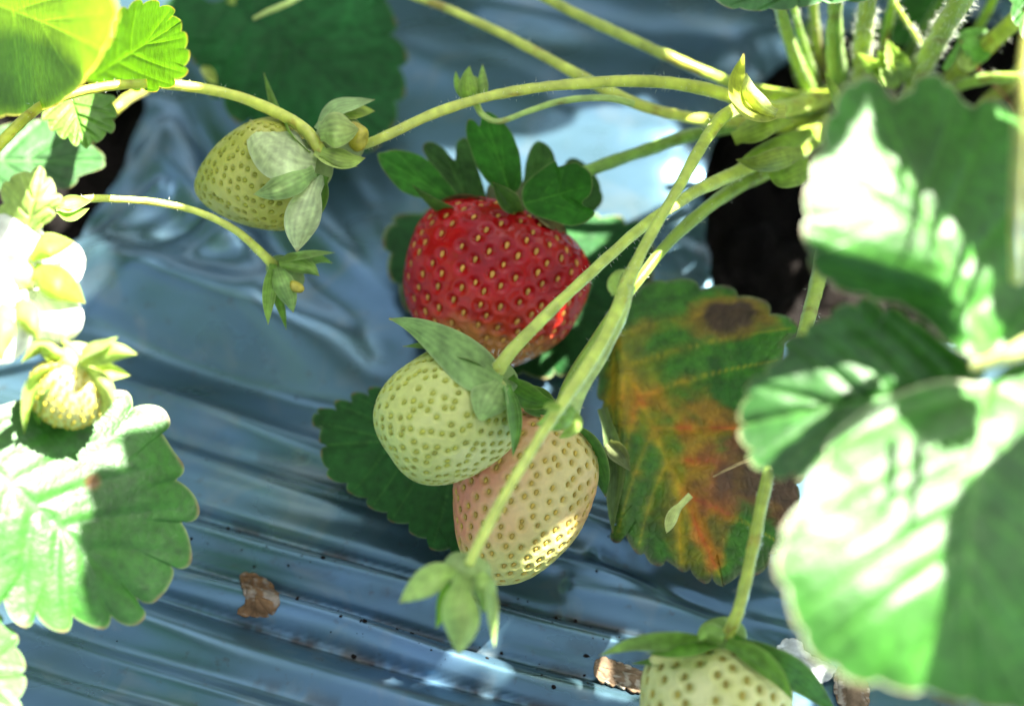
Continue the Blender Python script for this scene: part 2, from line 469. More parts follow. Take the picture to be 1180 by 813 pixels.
NF = Noise(40, [7, 16, 34], 8); NF2 = Noise(41, [12, 30], 8)
def film_height(x, y):
    """mm"""
    p = np.stack([x, y, np.zeros_like(x)], 1)
    px, py = Q(p)
    inn = sstep(900, 300, np.abs(px - 590)) * sstep(900, 350, np.abs(py - 406))
    w = py - .27 * (px - 300) - 12 * np.sin((px - 120) / 230.) + 2.5 * NF2(p * .7)
    fan = np.clip((px + 150) / 450., .35, 1.3)
    h = 0 * px
    for wi, s, a in ((350, 34, 4.2), (425, 30, -1.6), (494, 19, 2.4), (547, 13, 1.9), (604, 8, -1.7), (628, 15, 2.2), (667, 7, -1.5), (690, 17, 2.2), (715, 7, -1.7), (752, 24, 3.0), (812, 18, 2.0), (868, 24, 2.6), (930, 30, 2.5)):
        m = 1.25 + .5 * NF2(p * .8 + wi * .37)
        amp = a * m * (sstep(-100, 200, px) if wi < 480 else 1) * sstep(1150, 620, px + .35 * (py - 500))
        if wi < 440: amp = amp * sstep(620, 380, px)
        h = h + amp * np.exp(-((w - wi) / s) ** 2)
    for a, b, s, k in (((188, 60), (262, 205), 22, -3.2), ((262, 205), (330, 300), 18, -2.4), ((150, 120), (300, 330), 30, 2.2), ((75, 290), (185, 225), 11, 2.2), ((95, 320), (230, 255), 9, -1.5), ((110, 345), (290, 270), 12, 1.2),
                       ((320, 215), (478, 385), 20, 1.5), ((300, 250), (440, 400), 20, -1.2), ((390, 190), (470, 330), 22, 1.5), ((655, 560), (900, 640), 18, -1.4), ((650, 600), (920, 700), 14, 1.6), ((660, 680), (930, 735), 12, 1.5), ((690, 640), (900, 745), 9, -1.2), ((470, 60), (620, 110), 30, 1.0), ((560, 10), (870, 60), 22, 1.4), ((640, 130), (800, 170), 24, 1.2)):
        d, t = seg_dist(px, py, [a, b])
        h = h + k * np.exp(-(d / s) ** 2) * (1 + .3 * NF2(p * 2))
    h = h * inn + .32 * NF(p * .9) * (1 + .8 * sstep(350, 100, px)) + .04 * NF2(p * 2.5)
    # creased, dusty fringe next to the left hole
    return h

hr, hl = hole_world(HOLE_R), hole_world(HOLE_L)
xs = np.r_[np.linspace(-1.2, -.15, 22, endpoint=False), np.linspace(-.15, .16, 440), np.linspace(.16, 1.2, 22)[1:]]
ys = np.r_[np.linspace(-.36, -.115, 14, endpoint=False), np.linspace(-.115, .15, 400), np.linspace(.15, .5, 16)[1:]]
GX, GY = np.meshgrid(xs, ys); nx, ny = len(xs), len(ys)
X, Y = GX.ravel().copy(), GY.ravel().copy()
dropped = np.zeros(len(X), bool); edge = np.full(len(X), 1.0)
for poly in (hr, hl):
    near = (X > poly[:, 0].min() - .03) & (X < poly[:, 0].max() + .03) & (Y > poly[:, 1].min() - .03) & (Y < poly[:, 1].max() + .03)
    sd, cx, cy = poly_sd(X[near], Y[near], poly)
    idx = np.where(near)[0]
    snap = (sd < 0) & (sd > -.0011)
    X[idx[snap]] = cx[snap]; Y[idx[snap]] = cy[snap]
    dropped[idx[sd <= -.0011]] = True
    edge[idx] = np.minimum(edge[idx], np.maximum(sd, 0))
Zf = film_height(X, Y) * .001
Zf += -.004 * np.exp(-(edge / .006) ** 2) + .0006 * np.exp(-(edge / .01) ** 2) * NF(np.stack([X, Y, X * 0], 1) * 5)
Zf -= .16 * (sstep(-.2, -.36, Y) + sstep(.34, .5, Y))
fc = []
for j in range(ny - 1):
    a = j * nx
    for i in range(nx - 1):
        q = (a + i, a + i + 1, a + nx + i + 1, a + nx + i)
        if not (dropped[q[0]] or dropped[q[1]] or dropped[q[2]] or dropped[q[3]]): fc.append(q)
pxf, pyf = Q(np.stack([X, Y, 0 * X], 1))
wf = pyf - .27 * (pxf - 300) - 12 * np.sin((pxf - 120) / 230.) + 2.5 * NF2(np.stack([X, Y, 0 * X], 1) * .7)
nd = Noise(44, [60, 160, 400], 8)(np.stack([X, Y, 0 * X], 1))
dirt_and_dark = 0 * X
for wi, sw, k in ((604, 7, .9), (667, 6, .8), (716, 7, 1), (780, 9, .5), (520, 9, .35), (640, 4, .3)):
    dirt_and_dark = np.maximum(dirt_and_dark, k * np.exp(-((wf - wi) / sw) ** 2) * sstep(-.7, .7, nd) * sstep(150, 330, pxf))  # film colour blackened along the creases to make them read dark
dirt_and_dark = np.maximum(dirt_and_dark, .5 * np.exp(-(edge / .008) ** 2) * sstep(-.5, 1, nd))
used = np.unique(np.array(fc)); remap = -np.ones(len(X), int); remap[used] = np.arange(len(used))
fc = remap[np.array(fc)]
m, nt, N, L = new_mat('mulch_film')
out = N.new('ShaderNodeOutputMaterial'); bs = N.new('ShaderNodeBsdfPrincipled'); L.new(bs.outputs[0], out.inputs[0])
tc = N.new('ShaderNodeTexCoord')
mp = N.new('ShaderNodeMapping'); mp.inputs['Rotation'].default_value = (0, 0, R(14)); mp.inputs['Scale'].default_value = (1, 2, 1)
L.new(tc.outputs['Object'], mp.inputs['Vector'])
n1 = N.new('ShaderNodeTexNoise'); n1.inputs['Scale'].default_value = 26; n1.inputs['Detail'].default_value = 5; L.new(mp.outputs[0], n1.inputs['Vector'])
cr = N.new('ShaderNodeValToRGB'); L.new(n1.outputs['Fac'], cr.inputs[0])
cr.color_ramp.elements[0].position = .3; cr.color_ramp.elements[0].color = (.070, .140, .160, 1)
cr.color_ramp.elements[1].position = .7; cr.color_ramp.elements[1].color = (.100, .195, .300, 1)
n2 = N.new('ShaderNodeTexNoise'); n2.inputs['Scale'].default_value = 420; n2.inputs['Detail'].default_value = 6; L.new(tc.outputs['Object'], n2.inputs['Vector'])
dm = N.new('ShaderNodeMapRange'); dm.inputs[1].default_value = .62; dm.inputs[2].default_value = .78; L.new(n2.outputs['Fac'], dm.inputs[0])
dm.inputs[4].default_value = .5
mx = N.new('ShaderNodeMix'); mx.data_type = 'RGBA'; L.new(dm.outputs[0], mx.inputs[0]); L.new(cr.outputs[0], mx.inputs[6]); mx.inputs[7].default_value = (.07, .06, .05, 1)
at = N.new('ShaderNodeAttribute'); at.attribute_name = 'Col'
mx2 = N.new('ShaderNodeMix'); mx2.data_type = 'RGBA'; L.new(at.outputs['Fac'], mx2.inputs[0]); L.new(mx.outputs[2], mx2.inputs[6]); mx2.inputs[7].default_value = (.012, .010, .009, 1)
L.new(mx2.outputs[2], bs.inputs['Base Color'])
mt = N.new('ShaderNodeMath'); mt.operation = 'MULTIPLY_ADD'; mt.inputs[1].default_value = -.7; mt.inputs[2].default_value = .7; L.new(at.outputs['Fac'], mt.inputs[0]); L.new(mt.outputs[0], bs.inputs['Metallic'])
rr = N.new('ShaderNodeMapRange'); rr.inputs[3].default_value = .2; rr.inputs[4].default_value = .38; L.new(n1.outputs['Fac'], rr.inputs[0]); L.new(rr.outputs[0], bs.inputs['Roughness'])
n3 = N.new('ShaderNodeTexNoise'); n3.inputs['Scale'].default_value = 90; n3.inputs['Detail'].default_value = 7; L.new(mp.outputs[0], n3.inputs['Vector'])
bp = N.new('ShaderNodeBump'); bp.inputs['Strength'].default_value = .06; bp.inputs['Distance'].default_value = .0012; L.new(n3.outputs['Fac'], bp.inputs['Height']); L.new(bp.outputs[0], bs.inputs['Normal'])
n4 = N.new('ShaderNodeTexNoise'); n4.noise_type = 'RIDGED_MULTIFRACTAL'; n4.inputs['Scale'].default_value = 22; n4.inputs['Detail'].default_value = 4; L.new(mp.outputs[0], n4.inputs['Vector'])
b2 = N.new('ShaderNodeBump'); b2.inputs['Strength'].default_value = .14; b2.inputs['Distance'].default_value = .0012; L.new(n4.outputs['Fac'], b2.inputs['Height']); L.new(bp.outputs[0], b2.inputs['Normal']); L.new(b2.outputs[0], bs.inputs['Normal'])
n5 = N.new('ShaderNodeTexNoise'); n5.inputs['Scale'].default_value = 75; n5.inputs['Detail'].default_value = 6; n5.inputs['Distortion'].default_value = 1.2; L.new(tc.outputs['Object'], n5.inputs['Vector'])
wm = N.new('ShaderNodeMapRange'); wm.inputs[1].default_value = .54; wm.inputs[2].default_value = .66; wm.inputs[4].default_value = .22; L.new(n5.outputs['Fac'], wm.inputs[0])
mx3 = N.new('ShaderNodeMix'); mx3.data_type = 'RGBA'; L.new(wm.outputs[0], mx3.inputs[0]); L.new(mx2.outputs[2], mx3.inputs[6]); mx3.inputs[7].default_value = (.22, .25, .23, 1); L.new(mx3.outputs[2], bs.inputs['Base Color'])
M_FILM = m
film = mesh_obj('mulch_film', np.stack([X, Y, Zf], 1)[used], fc.tolist(), M_FILM, origin=(0, 0, 0), col=np.repeat(np.clip(dirt_and_dark, 0, 1)[used][:, None], 3, 1))
film['kind'] = 'structure'; film['label'] = 'silver blue plastic mulch film with long folds'

# ---- soil inside the bed, and the field around it
m, nt, N, L = new_mat('dark_soil')
out = N.new('ShaderNodeOutputMaterial'); bs = N.new('ShaderNodeBsdfPrincipled'); L.new(bs.outputs[0], out.inputs[0])
tc = N.new('ShaderNodeTexCoord'); n1 = N.new('ShaderNodeTexNoise'); n1.inputs['Scale'].default_value = 120; n1.inputs['Detail'].default_value = 8; L.new(tc.outputs['Object'], n1.inputs['Vector'])
cr = N.new('ShaderNodeValToRGB'); L.new(n1.outputs['Fac'], cr.inputs[0])
cr.color_ramp.elements[0].position = .35; cr.color_ramp.elements[0].color = (.004, .003, .0025, 1)
cr.color_ramp.elements[1].position = .75; cr.color_ramp.elements[1].color = (.008, .0055, .004, 1)
L.new(cr.outputs[0], bs.inputs['Base Color']); bs.inputs['Roughness'].default_value = .95; bs.inputs['Specular IOR Level'].default_value = .2
n2 = N.new('ShaderNodeTexNoise'); n2.inputs['Scale'].default_value = 500; n2.inputs['Detail'].default_value = 8; L.new(tc.outputs['Object'], n2.inputs['Vector'])
bp = N.new('ShaderNodeBump'); bp.inputs['Strength'].default_value = .8; bp.inputs['Distance'].default_value = .002; L.new(n2.outputs['Fac'], bp.inputs['Height']); L.new(bp.outputs[0], bs.inputs['Normal'])
M_SOIL = m
NS = Noise(60, [40, 110, 260], 9)
def grid(x0, x1, y0, y1, n, m_, zf):
    gx, gy = np.meshgrid(np.linspace(x0, x1, n), np.linspace(y0, y1, m_))
    x, y = gx.ravel(), gy.ravel(); z = zf(x, y)
    f = [(j * n + i, j * n + i + 1, (j + 1) * n + i + 1, (j + 1) * n + i) for j in range(m_ - 1) for i in range(n - 1)]
    return np.stack([x, y, z], 1), f
V, f = grid(-.19, .2, -.04, .18, 260, 150, lambda x, y: -.019 + .0035 * np.abs(NS(np.stack([x, y, x * 0], 1))) + .0015 * NS(np.stack([y, x, x * 0 + 3], 1) * 2.2))
o = mesh_obj('bed_soil', V, f, M_SOIL, origin=(0, 0, -.02)); o['kind'] = 'structure'
V, f = grid(-60, 60, -60, 60, 60, 60, lambda x, y: x * 0 - .16)
o = mesh_obj('ground', V, f, M_SOIL, origin=(0, 0, -.16)); o['kind'] = 'structure'

# ================================================================== FRUIT
def ncol(*c):
    nz = Noise(77, [35, 90, 240], 8)
    return nz
NB = ncol()
GS = (.20, .30, .055); GS2 = (.26, .36, .085); GPALE = (.34, .46, .20)

# ---- ripe red berry
t = thing('strawberry', P(567, 315, 0), 'ripe red strawberry with glossy skin and dark leafy green cap', 'strawberry', 'strawberries on the plant')
def c_red(px, py, tt, V):
    n = NB(V)
    c = lerp((.27, .001, .005), (.39, .003, .006), sstep(-1, 1, n))
    g = sstep(362, 386, py + 8 * n - .2 * np.abs(px - 535)) 
    c = lerp(c, (.38, .26, .06), g * .9)
    return lerp(c, (.5, .06, .02), sstep(340, 372, py + 12 * n) * .35)
berry(t, (600, 243, 31), (534, 416, 15), 210, peak=.42, q=2.25, nseed=310, colfn=c_red, dimple=.75, sig=1.0, seed_len=1.35, seed_w=.8, seed_col=(.55, .30, .05), seed_out=.25, mat=M_RED, seed=1, rim=.3, lump=.05)
cal = mesh_obj('calyx', *blob_mesh((600, 224, 33), (590, 246, 28), 70, col=(.10, .16, .04))[:2], M_SEPAL, t, np.tile((.12, .15, .05), (26 * 30, 1)))
DK = dict(col=(.03, .12, .012), col2=(.02, .10, .01))
def cap_lobe(outline, base, tip, z0, gx, gy, teeth, amp, seed, col=(.022, .12, .008), **k):
    V, Fc, C = leaf_mesh(outline, (z0, gx, gy, base[0], base[1]), base, tip, teeth=teeth, amp=amp, nsec=3, quilt=.25, wob=.8, col=col, ecol=(.25, .33, .12), nth=200, nr=26, bare=.45, seed=seed, **k)
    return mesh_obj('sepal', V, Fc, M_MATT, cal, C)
cap_lobe([(520, 240), (500, 195), (488, 172), (494, 164), (508, 168), (524, 185), (527, 165), (538, 160), (548, 185), (560, 240)], (545, 245), (508, 164), 31, 0, -8, 4, 2, 1, col=(.028, .09, .015))
cap_lobe([(604, 240), (604, 200), (612, 172), (622, 162), (634, 172), (640, 190), (640, 220), (630, 245)], (615, 245), (624, 162), 31, 0, -8, 4, 2, 2, col=(.03, .09, .015))
cap_lobe([(640, 225), (650, 190), (662, 182), (680, 195), (692, 215), (692, 235), (670, 250)], (640, 240), (690, 220), 28, -3, -5, 4, 2, 3, col=(.025, .08, .015))
cap_lobe([(530, 240), (505, 232), (470, 224), (452, 208), (434, 180), (444, 176), (459, 174), (490, 182), (512, 205), (528, 226)], (545, 243), (436, 180), 34, -2, -6, 4, 3, 4)
cap_lobe([(585, 226), (562, 210), (548, 188), (538, 158), (539, 140), (545, 139), (553, 146), (556, 131), (565, 130), (585, 148), (597, 170), (601, 195), (600, 215)], (590, 230), (558, 130), 37, 0, -13, 4, 2, 5)
cap_lobe([(602, 232), (603, 215), (615, 202), (638, 186), (644, 193), (665, 188), (680, 200), (680, 222), (672, 234), (684, 246), (662, 260), (635, 254), (612, 246)], (600, 236), (684, 212), 38, 4, -6, 5, 3, 6, cup=1.0)
sepal(cal, [(538, 252, 36), (510, 240, 39), (492, 228, 42), (476, 214, 44)], 14, col=(.06, .14, .03), roll=2, seed=4)
sepal(cal, [(600, 246, 39), (585, 230, 44), (568, 210, 46)], 24, col=(.05, .12, .025), roll=2, seed=5, cup=2.5)
sepal(cal, [(560, 232, 38), (535, 229, 38), (512, 232, 36), (500, 240, 33)], 11, col=(.20, .15, .09), roll=1, seed=6, mat=M_DRY, name='withered_sepal')
sepal(cal, [(618, 246, 39), (640, 258, 37), (655, 275, 33)], 16, col=(.16, .12, .06), roll=1, seed=7, mat=M_DRY, name='withered_sepal')
tube('stalk', t, [(612, 228, 34), (645, 212, 36), (680, 196, 38), (730, 178, 38), (790, 158, 36), (845, 145, 32), (910, 132, 25), (960, 120, 14)], [14, 15, 16, 17, 17, 18, 18], col=(.13, .27, .035), col2=(.17, .26, .035), hairs=120, hair_len=.7, seed=3)

# ---- white unripe berry in front
t = thing('strawberry', P(505, 478, 0), 'pale greenish white unripe strawberry hanging in front of the red strawberry', 'strawberry', 'strawberries on the plant')
def c_white(px, py, tt, V):
    n = NB(V); c = lerp((.46, .51, .16), (.57, .60, .25), sstep(-1, 1, n))
    return lerp(c, (.44, .54, .16), sstep(.78, 1, tt) * .7)
berry(t, (578, 436, 47), (448, 524, 40), 150, peak=.43, q=2.7, nseed=430, colfn=c_white, dimple=.4, sig=.62, seed_len=1.05, seed_w=.75, seed_col=(.30, .32, .035), seed_out=.12, ring_col=(.36, .42, .06), ring_amt=.9, seed=2)
cal = mesh_obj('calyx', *blob_mesh((585, 430, 50), (566, 445, 46), 44, col=(.25, .35, .12))[:2], M_SEPAL, t, np.tile((.25, .36, .12), (26 * 30, 1)))
sepal(cal, [(578, 440, 53), (552, 428, 56), (520, 402, 56), (490, 382, 55), (468, 372, 53), (448, 367, 52)], 52, roll=-2, cup=-2.5, col=(.25, .38, .18), col2=(.20, .34, .16), peak=.28, seed=11)
sepal(cal, [(576, 440, 54), (566, 455, 56), (558, 472, 55), (553, 486, 53)], 46, roll=1, cup=-1.5, col=(.30, .42, .22), seed=12)
sepal(cal, [(584, 444, 52), (592, 470, 50), (594, 500, 48), (591, 526, 46)], 17, roll=3, cup=2.5, col=(.14, .28, .09), seed=13, peak=.4)
sepal(cal, [(586, 436, 50), (600, 452, 45), (622, 462, 42), (640, 462, 42)], 30, roll=-3, cup=2, col=(.08, .20, .03), seed=14)
sepal(cal, [(572, 428, 52), (545, 408, 54), (500, 398, 52), (464, 399, 50)], 16, roll=-2, cup=1, col=(.16, .28, .10), seed=15)
tube('stalk', t, [(572, 428, 52), (592, 402, 56), (635, 358, 60), (690, 306, 60), (745, 258, 57), (800, 222, 53), (850, 198, 47), (905, 170, 36), (950, 140, 16)], [19, 15, 14, 14, 14, 15, 18, 20, 22], col=(.42, .50, .14), col2=(.32, .40, .045), hairs=260, hair_len=.7, seed=4)

# ---- blushing berry underneath
t = thing('strawberry', P(600, 580, 0), 'half ripe pinkish yellow strawberry lying partly behind the white strawberry', 'strawberry', 'strawberries on the plant')
def c_blush(px, py, tt, V):
    n = NB(V)
    c = lerp((.52, .43, .155), (.58, .48, .20), sstep(-1, 1, n))
    c = lerp(c, (.60, .19, .12), sstep(660, 540, px + .35 * (py - 560) + 14 * n) * sstep(670, 610, py + .3 * (px - 540)) * .85)
    c = lerp(c, (.55, .20, .09), sstep(640, 672, px - .28 * (630 - py) + 8 * n) * sstep(520, 590, py) * .75)
    return lerp(c, (.46, .50, .15), sstep(600, 660, py + 8 * n) * .8)
berry(t, (633, 480, 30), (562, 671, 16), 160, peak=.38, q=2.0, nseed=400, colfn=c_blush, dimple=.5, sig=.72, seed_len=1.1, seed_w=.72, seed_col=(.42, .30, .04), seed_out=.12, ring_col=(.42, .36, .06), ring_amt=.75, seed=3)
cal = mesh_obj('calyx', *blob_mesh((645, 474, 34), (636, 492, 29), 46, col=(.2, .3, .1))[:2], M_SEPAL, t, np.tile((.18, .3, .08), (26 * 30, 1)))
sepal(cal, [(650, 490, 32), (675, 515, 30), (692, 545, 25), (698, 572, 18)], 34, roll=-3, cup=2, col=(.07, .19, .06), seed=16)
sepal(cal, [(640, 476, 35), (618, 462, 38), (600, 458, 38), (585, 470, 36)], 34, roll=2, cup=2.5, col=(.07, .18, .04), seed=17)
sepal(cal, [(642, 490, 33), (640, 520, 31), (628, 545, 29)], 18, roll=1, cup=1, col=(.16, .28, .07), seed=18)
sepal(cal, [(632, 486, 33), (612, 505, 33), (606, 530, 32), (607, 548, 30)], 13, roll=2, cup=1.2, col=(.16, .30, .12), seed=19)
tube('stalk', t, [(642, 478, 34), (655, 440, 37), (690, 385, 40), (730, 330, 43), (775, 275, 45), (812, 242, 45), (850, 215, 41), (905, 185, 32), (955, 150, 14)], [11, 12, 12, 13, 14, 16, 19, 22, 22], col=(.17, .27, .03), col2=(.2, .29, .03), hairs=150, hair_len=.7, seed=5)  # darker base than the stalk in front; shade put into its colour

# ---- upper left green berry on the long arching stalk
t = thing('strawberry', P(300, 210, 0), 'small yellow green conical strawberry with pale cap hanging from the arching upper left stalk', 'strawberry', 'strawberries on the plant')
def c_green(px, py, tt, V):
    n = NB(V); return lerp((.38, .39, .07), (.46, .46, .12), sstep(-1, 1, n))
berry(t, (362, 192, 54), (226, 218, 45), 132, peak=.30, q=1.62, nseed=360, colfn=c_green, dimple=.42, sig=.52, seed_len=1.05, seed_w=.8, seed_col=(.26, .27, .02), seed_out=.15, ring_col=(.30, .32, .03), ring_amt=.9, seed=4)
cal = mesh_obj('calyx', *blob_mesh((366, 184, 58), (344, 196, 53), 62, col=(.3, .4, .15))[:2], M_SEPAL, t, np.tile((.30, .40, .14), (26 * 30, 1)))
W = dict(col=(.52, .58, .48), col2=(.58, .62, .52))
sepal(cal, [(364, 190, 62), (335, 184, 66), (305, 162, 64), (288, 138, 59)], 62, roll=-2, cup=-4, seed=21, peak=.45, **W)
sepal(cal, [(362, 196, 63), (338, 208, 66), (312, 220, 64), (292, 224, 60)], 34, roll=1, cup=-2, seed=22, col=(.30, .44, .22), col2=(.36, .46, .26))
sepal(cal, [(366, 200, 61), (356, 228, 62), (346, 260, 58), (342, 290, 52)], 42, roll=2, cup=-2.5, seed=23, peak=.55, **W)
sepal(cal, [(372, 202, 60), (362, 235, 57), (352, 268, 53)], 28, roll=2, cup=2, seed=24, col=(.12, .24, .05))
sepal(cal, [(356, 178, 60), (332, 158, 60), (318, 128, 57), (304, 84, 55)], 13, roll=2, cup=2, seed=25, col=(.2, .32, .10))
sepal(cal, [(362, 186, 56), (330, 176, 52), (302, 160, 50)], 44, roll=2, cup=2, seed=26, col=(.16, .28, .08))
tube('stalk', t, [(372, 178, 60), (352, 150, 62), (320, 130, 62), (270, 110, 62), (210, 99, 64), (150, 97, 66), (95, 105, 68), (45, 124, 70), (5, 160, 70), (-40, 210, 66)], [16, 15, 13, 13, 12, 12, 13, 14, 16], col=(.46, .50, .12), col2=(.42, .44, .035), hairs=160, hair_len=.6, seed=6)

# ---- young berry on the left edge, in the sun
t = thing('strawberry', P(75, 450, 0), 'tiny pale yellow young strawberry glowing in the sun below the white flower', 'strawberry', 'strawberries on the plant')
def c_young(px, py, tt, V):
    n = NB(V); return lerp((.52, .50, .16), (.62, .58, .22), sstep(-1, 1, n))
berry(t, (88, 418, 66), (70, 492, 60), 92, peak=.42, q=2.0, nseed=230, colfn=c_young, dimple=.3, sig=.45, seed_len=.85, seed_w=.6, seed_col=(.50, .42, .04), seed_out=.3, ring_col=(.5, .44, .06), ring_amt=.6, seed=5, nt=110, nph=150)
cal = mesh_obj('calyx', *blob_mesh((96, 408, 70), (86, 424, 65), 46, col=(.4, .5, .2))[:2], M_SEPAL, t, np.tile((.38, .48, .16), (26 * 30, 1)))
Y1 = dict(col=(.34, .45, .14), col2=(.32, .44, .12))
sepal(cal, [(92, 418, 70), (110, 410, 73), (135, 405, 74), (158, 408, 73)], 26, roll=-1, cup=-1, seed=31, **Y1)
sepal(cal, [(90, 414, 70), (104, 402, 73), (122, 395, 75), (136, 388, 76)], 13, roll=2, cup=1, seed=32, **Y1)
sepal(cal, [(84, 416, 69), (62, 408, 71), (45, 400, 71), (24, 418, 70)], 20, roll=2, cup=-2, seed=33, **Y1)
sepal(cal, [(78, 420, 68), (40, 440, 69), (30, 470, 66), (28, 500, 60)], 17, roll=2, cup=2, seed=34, **Y1)
sepal(cal, [(76, 424, 67), (45, 450, 66), (42, 475, 62), (50, 498, 56)], 15, roll=-2, cup=2, seed=35, col=(.10, .24, .03))
sepal(cal, [(100, 424, 69), (116, 440, 69), (124, 458, 67), (116, 480, 63)], 22, roll=-1, cup=-1.5, seed=36, col=(.36, .44, .18))
sepal(cal, [(96, 428, 66), (120, 428, 67), (150, 432, 66)], 22, roll=-1, cup=1, seed=37, **Y1)
sepal(cal, [(80, 430, 62), (60, 470, 58), (66, 492, 54), (82, 494, 52)], 20, roll=1, cup=2, seed=38, col=(.08, .22, .03))
tube('stalk', t, [(94, 410, 70), (75, 395, 70), (50, 380, 66), (15, 390, 60), (-30, 420, 52)], [10, 9, 9, 10, 10], col=(.34, .42, .10), seed=7)

# ---- bottom right white berry
t = thing('strawberry', P(820, 800, 0), 'pale white strawberry with green cap cut off by the bottom edge of the view', 'strawberry', 'strawberries on the plant')
def c_white2(px, py, tt, V):
    n = NB(V); return lerp((.52, .55, .20), (.60, .62, .28), sstep(-1, 1, n))
berry(t, (828, 738, 34), (818, 905, 18), 178, peak=.46, q=2.5, nseed=210, colfn=c_white2, dimple=.55, sig=.9, seed_len=1.35, seed_w=.9, seed_col=(.30, .25, .03), seed_out=.12, ring_col=(.36, .38, .06), ring_amt=.85, seed=6)
cal = mesh_obj('calyx', *blob_mesh((836, 728, 38), (828, 748, 33), 60, col=(.2, .32, .08))[:2], M_SEPAL, t, np.tile((.2, .33, .08), (26 * 30, 1)))
sepal(cal, [(822, 740, 38), (785, 738, 41), (742, 740, 41), (720, 744, 40), (690, 755, 38)], 22, roll=2, cup=1, seed=41, col=(.14, .28, .06), col2=(.22, .34, .12))
sepal(cal, [(826, 742, 39), (795, 748, 41), (765, 752, 40), (745, 752, 39)], 16, roll=-2, cup=1, seed=42, col=(.12, .26, .05))
sepal(cal, [(822, 746, 37), (780, 760, 35), (750, 762, 33), (728, 764, 30)], 14, roll=-2, cup=1, seed=43, col=(.08, .2, .04))
sepal(cal, [(838, 740, 40), (868, 755, 41), (895, 778, 39), (914, 806, 35)], 26, roll=-2, cup=1.5, seed=44, col=(.14, .28, .06))
sepal(cal, [(842, 738, 39), (880, 760, 38), (920, 780, 34), (965, 822, 24)], 40, roll=-4, cup=2, seed=45, col=(.06, .17, .03))
sepal(cal, [(834, 736, 41), (815, 728, 43), (805, 738, 44)], 24, roll=1, cup=-2, seed=46, col=(.2, .34, .10))
tube('stalk', t, [(838, 734, 38), (852, 700, 42), (866, 640, 47), (884, 552, 51), (905, 460, 50), (928, 380, 46), (944, 318, 36), (958, 250, 18)], [17, 15, 16, 16, 17, 18, 19, 20], col=(.36, .44, .09), col2=(.24, .34, .05), hairs=200, hair_len=.6, seed=8)

# ================================================================== SPENT FLOWERS, BUD, FLOWER
G_ST = 'fruit stalks of the right hand plant'
# faded flower head beside the upper left berry, at the end of the long arching stalk
t = thing('faded_flower', P(390, 165, 0), 'faded flower head with drooping pale sepals and yellow centre beside the upper left strawberry', 'faded flower', 'faded flowers')
V, Fc, C = blob_mesh((362, 168, 57), (420, 156, 60), 58, peak=.55, col=(.34, .42, .18)); mesh_obj('receptacle', V, Fc, M_SEPAL, t, C)
V, Fc, C = blob_mesh((404, 157, 64), (418, 156, 62), 30, peak=.5, col=(.36, .32, .03), lump=.4, seed=9); mesh_obj('flower_centre', V, Fc, M_SEED, t, C)
sepal(t, [(366, 150, 61), (385, 126, 63), (408, 119, 63), (432, 115, 61)], 20, roll=2, cup=-1, seed=51, col=(.34, .46, .28))
sepal(t, [(368, 152, 65), (384, 150, 68), (402, 150, 67), (414, 148, 65)], 42, roll=0, cup=-2.5, seed=52, col=(.36, .48, .24), col2=(.40, .46, .2))
sepal(t, [(370, 175, 64), (388, 182, 65), (405, 185, 63), (421, 182, 61)], 24, roll=1, cup=-1.5, seed=53, col=(.32, .42, .14))
sepal(t, [(362, 176, 62), (378, 184, 64), (396, 190, 63), (412, 192, 61)], 12, roll=1, cup=1, seed=54, col=(.36, .44, .18))
sepal(t, [(390, 130, 60), (410, 128, 60), (432, 128, 58)], 18, roll=2, cup=1, seed=55, col=(.3, .38, .07))
tube('stalk', t, [(418, 168, 58), (448, 155, 62), (500, 131, 65), (560, 112, 67), (620, 101, 68), (690, 95, 68), (750, 94, 67), (800, 100, 65), (845, 112, 60), (885, 126, 50), (930, 118, 34), (975, 100, 12)], [12, 13, 13, 13, 13, 14, 15, 16, 17, 20, 22, 22], col=(.46, .50, .13), col2=(.34, .40, .035), hairs=420, hair_len=.55, seed=9)

t = thing('faded_flower', P(330, 325, 0), 'faded flower head of narrow green sepals at the end of the lower left stalk', 'faded flower', 'faded flowers')
V, Fc, C = blob_mesh((312, 300, 40), (345, 330, 40), 36, peak=.5, col=(.30, .42, .16)); mesh_obj('receptacle', V, Fc, M_SEPAL, t, C)
sepal(t, [(315, 304, 44), (312, 325, 45), (309, 352, 42), (309, 374, 39)], 17, roll=1, cup=1, seed=61, col=(.24, .38, .12))
sepal(t, [(320, 308, 46), (326, 325, 47), (334, 345, 44), (338, 360, 41)], 26, roll=0, cup=-2, seed=62, col=(.28, .42, .2))
sepal(t, [(322, 304, 46), (338, 302, 47), (356, 308, 45), (368, 318, 43)], 24, roll=0, cup=-2, seed=63, col=(.24, .38, .12))
sepal(t, [(322, 300, 45), (342, 295, 46), (362, 292, 45), (386, 291, 43)], 10, roll=1, cup=1, seed=64, col=(.26, .4, .18))
sepal(t, [(318, 312, 40), (320, 340, 38), (326, 362, 35), (330, 380, 33)], 12, roll=1, cup=1, seed=65, col=(.14, .28, .06))
sepal(t, [(324, 302, 42), (350, 300, 41), (368, 298, 39), (383, 303, 37)], 16, roll=2, cup=1, seed=67, col=(.14, .3, .05))
V, Fc, C = blob_mesh((334, 326, 46), (350, 334, 44), 18, peak=.5, col=(.36, .32, .04), lump=.35, seed=12); mesh_obj('flower_centre', V, Fc, M_SEED, t, C)
tube('stalk', t, [(316, 306, 43), (298, 288, 46), (268, 263, 49), (225, 243, 52), (180, 233, 55), (130, 229, 58), (92, 230, 60), (50, 240, 58), (0, 262, 50)], [13, 10, 9, 9, 9, 10, 12, 12], col=(.46, .52, .12), col2=(.46, .50, .10), hairs=120, hair_len=.5, seed=10)

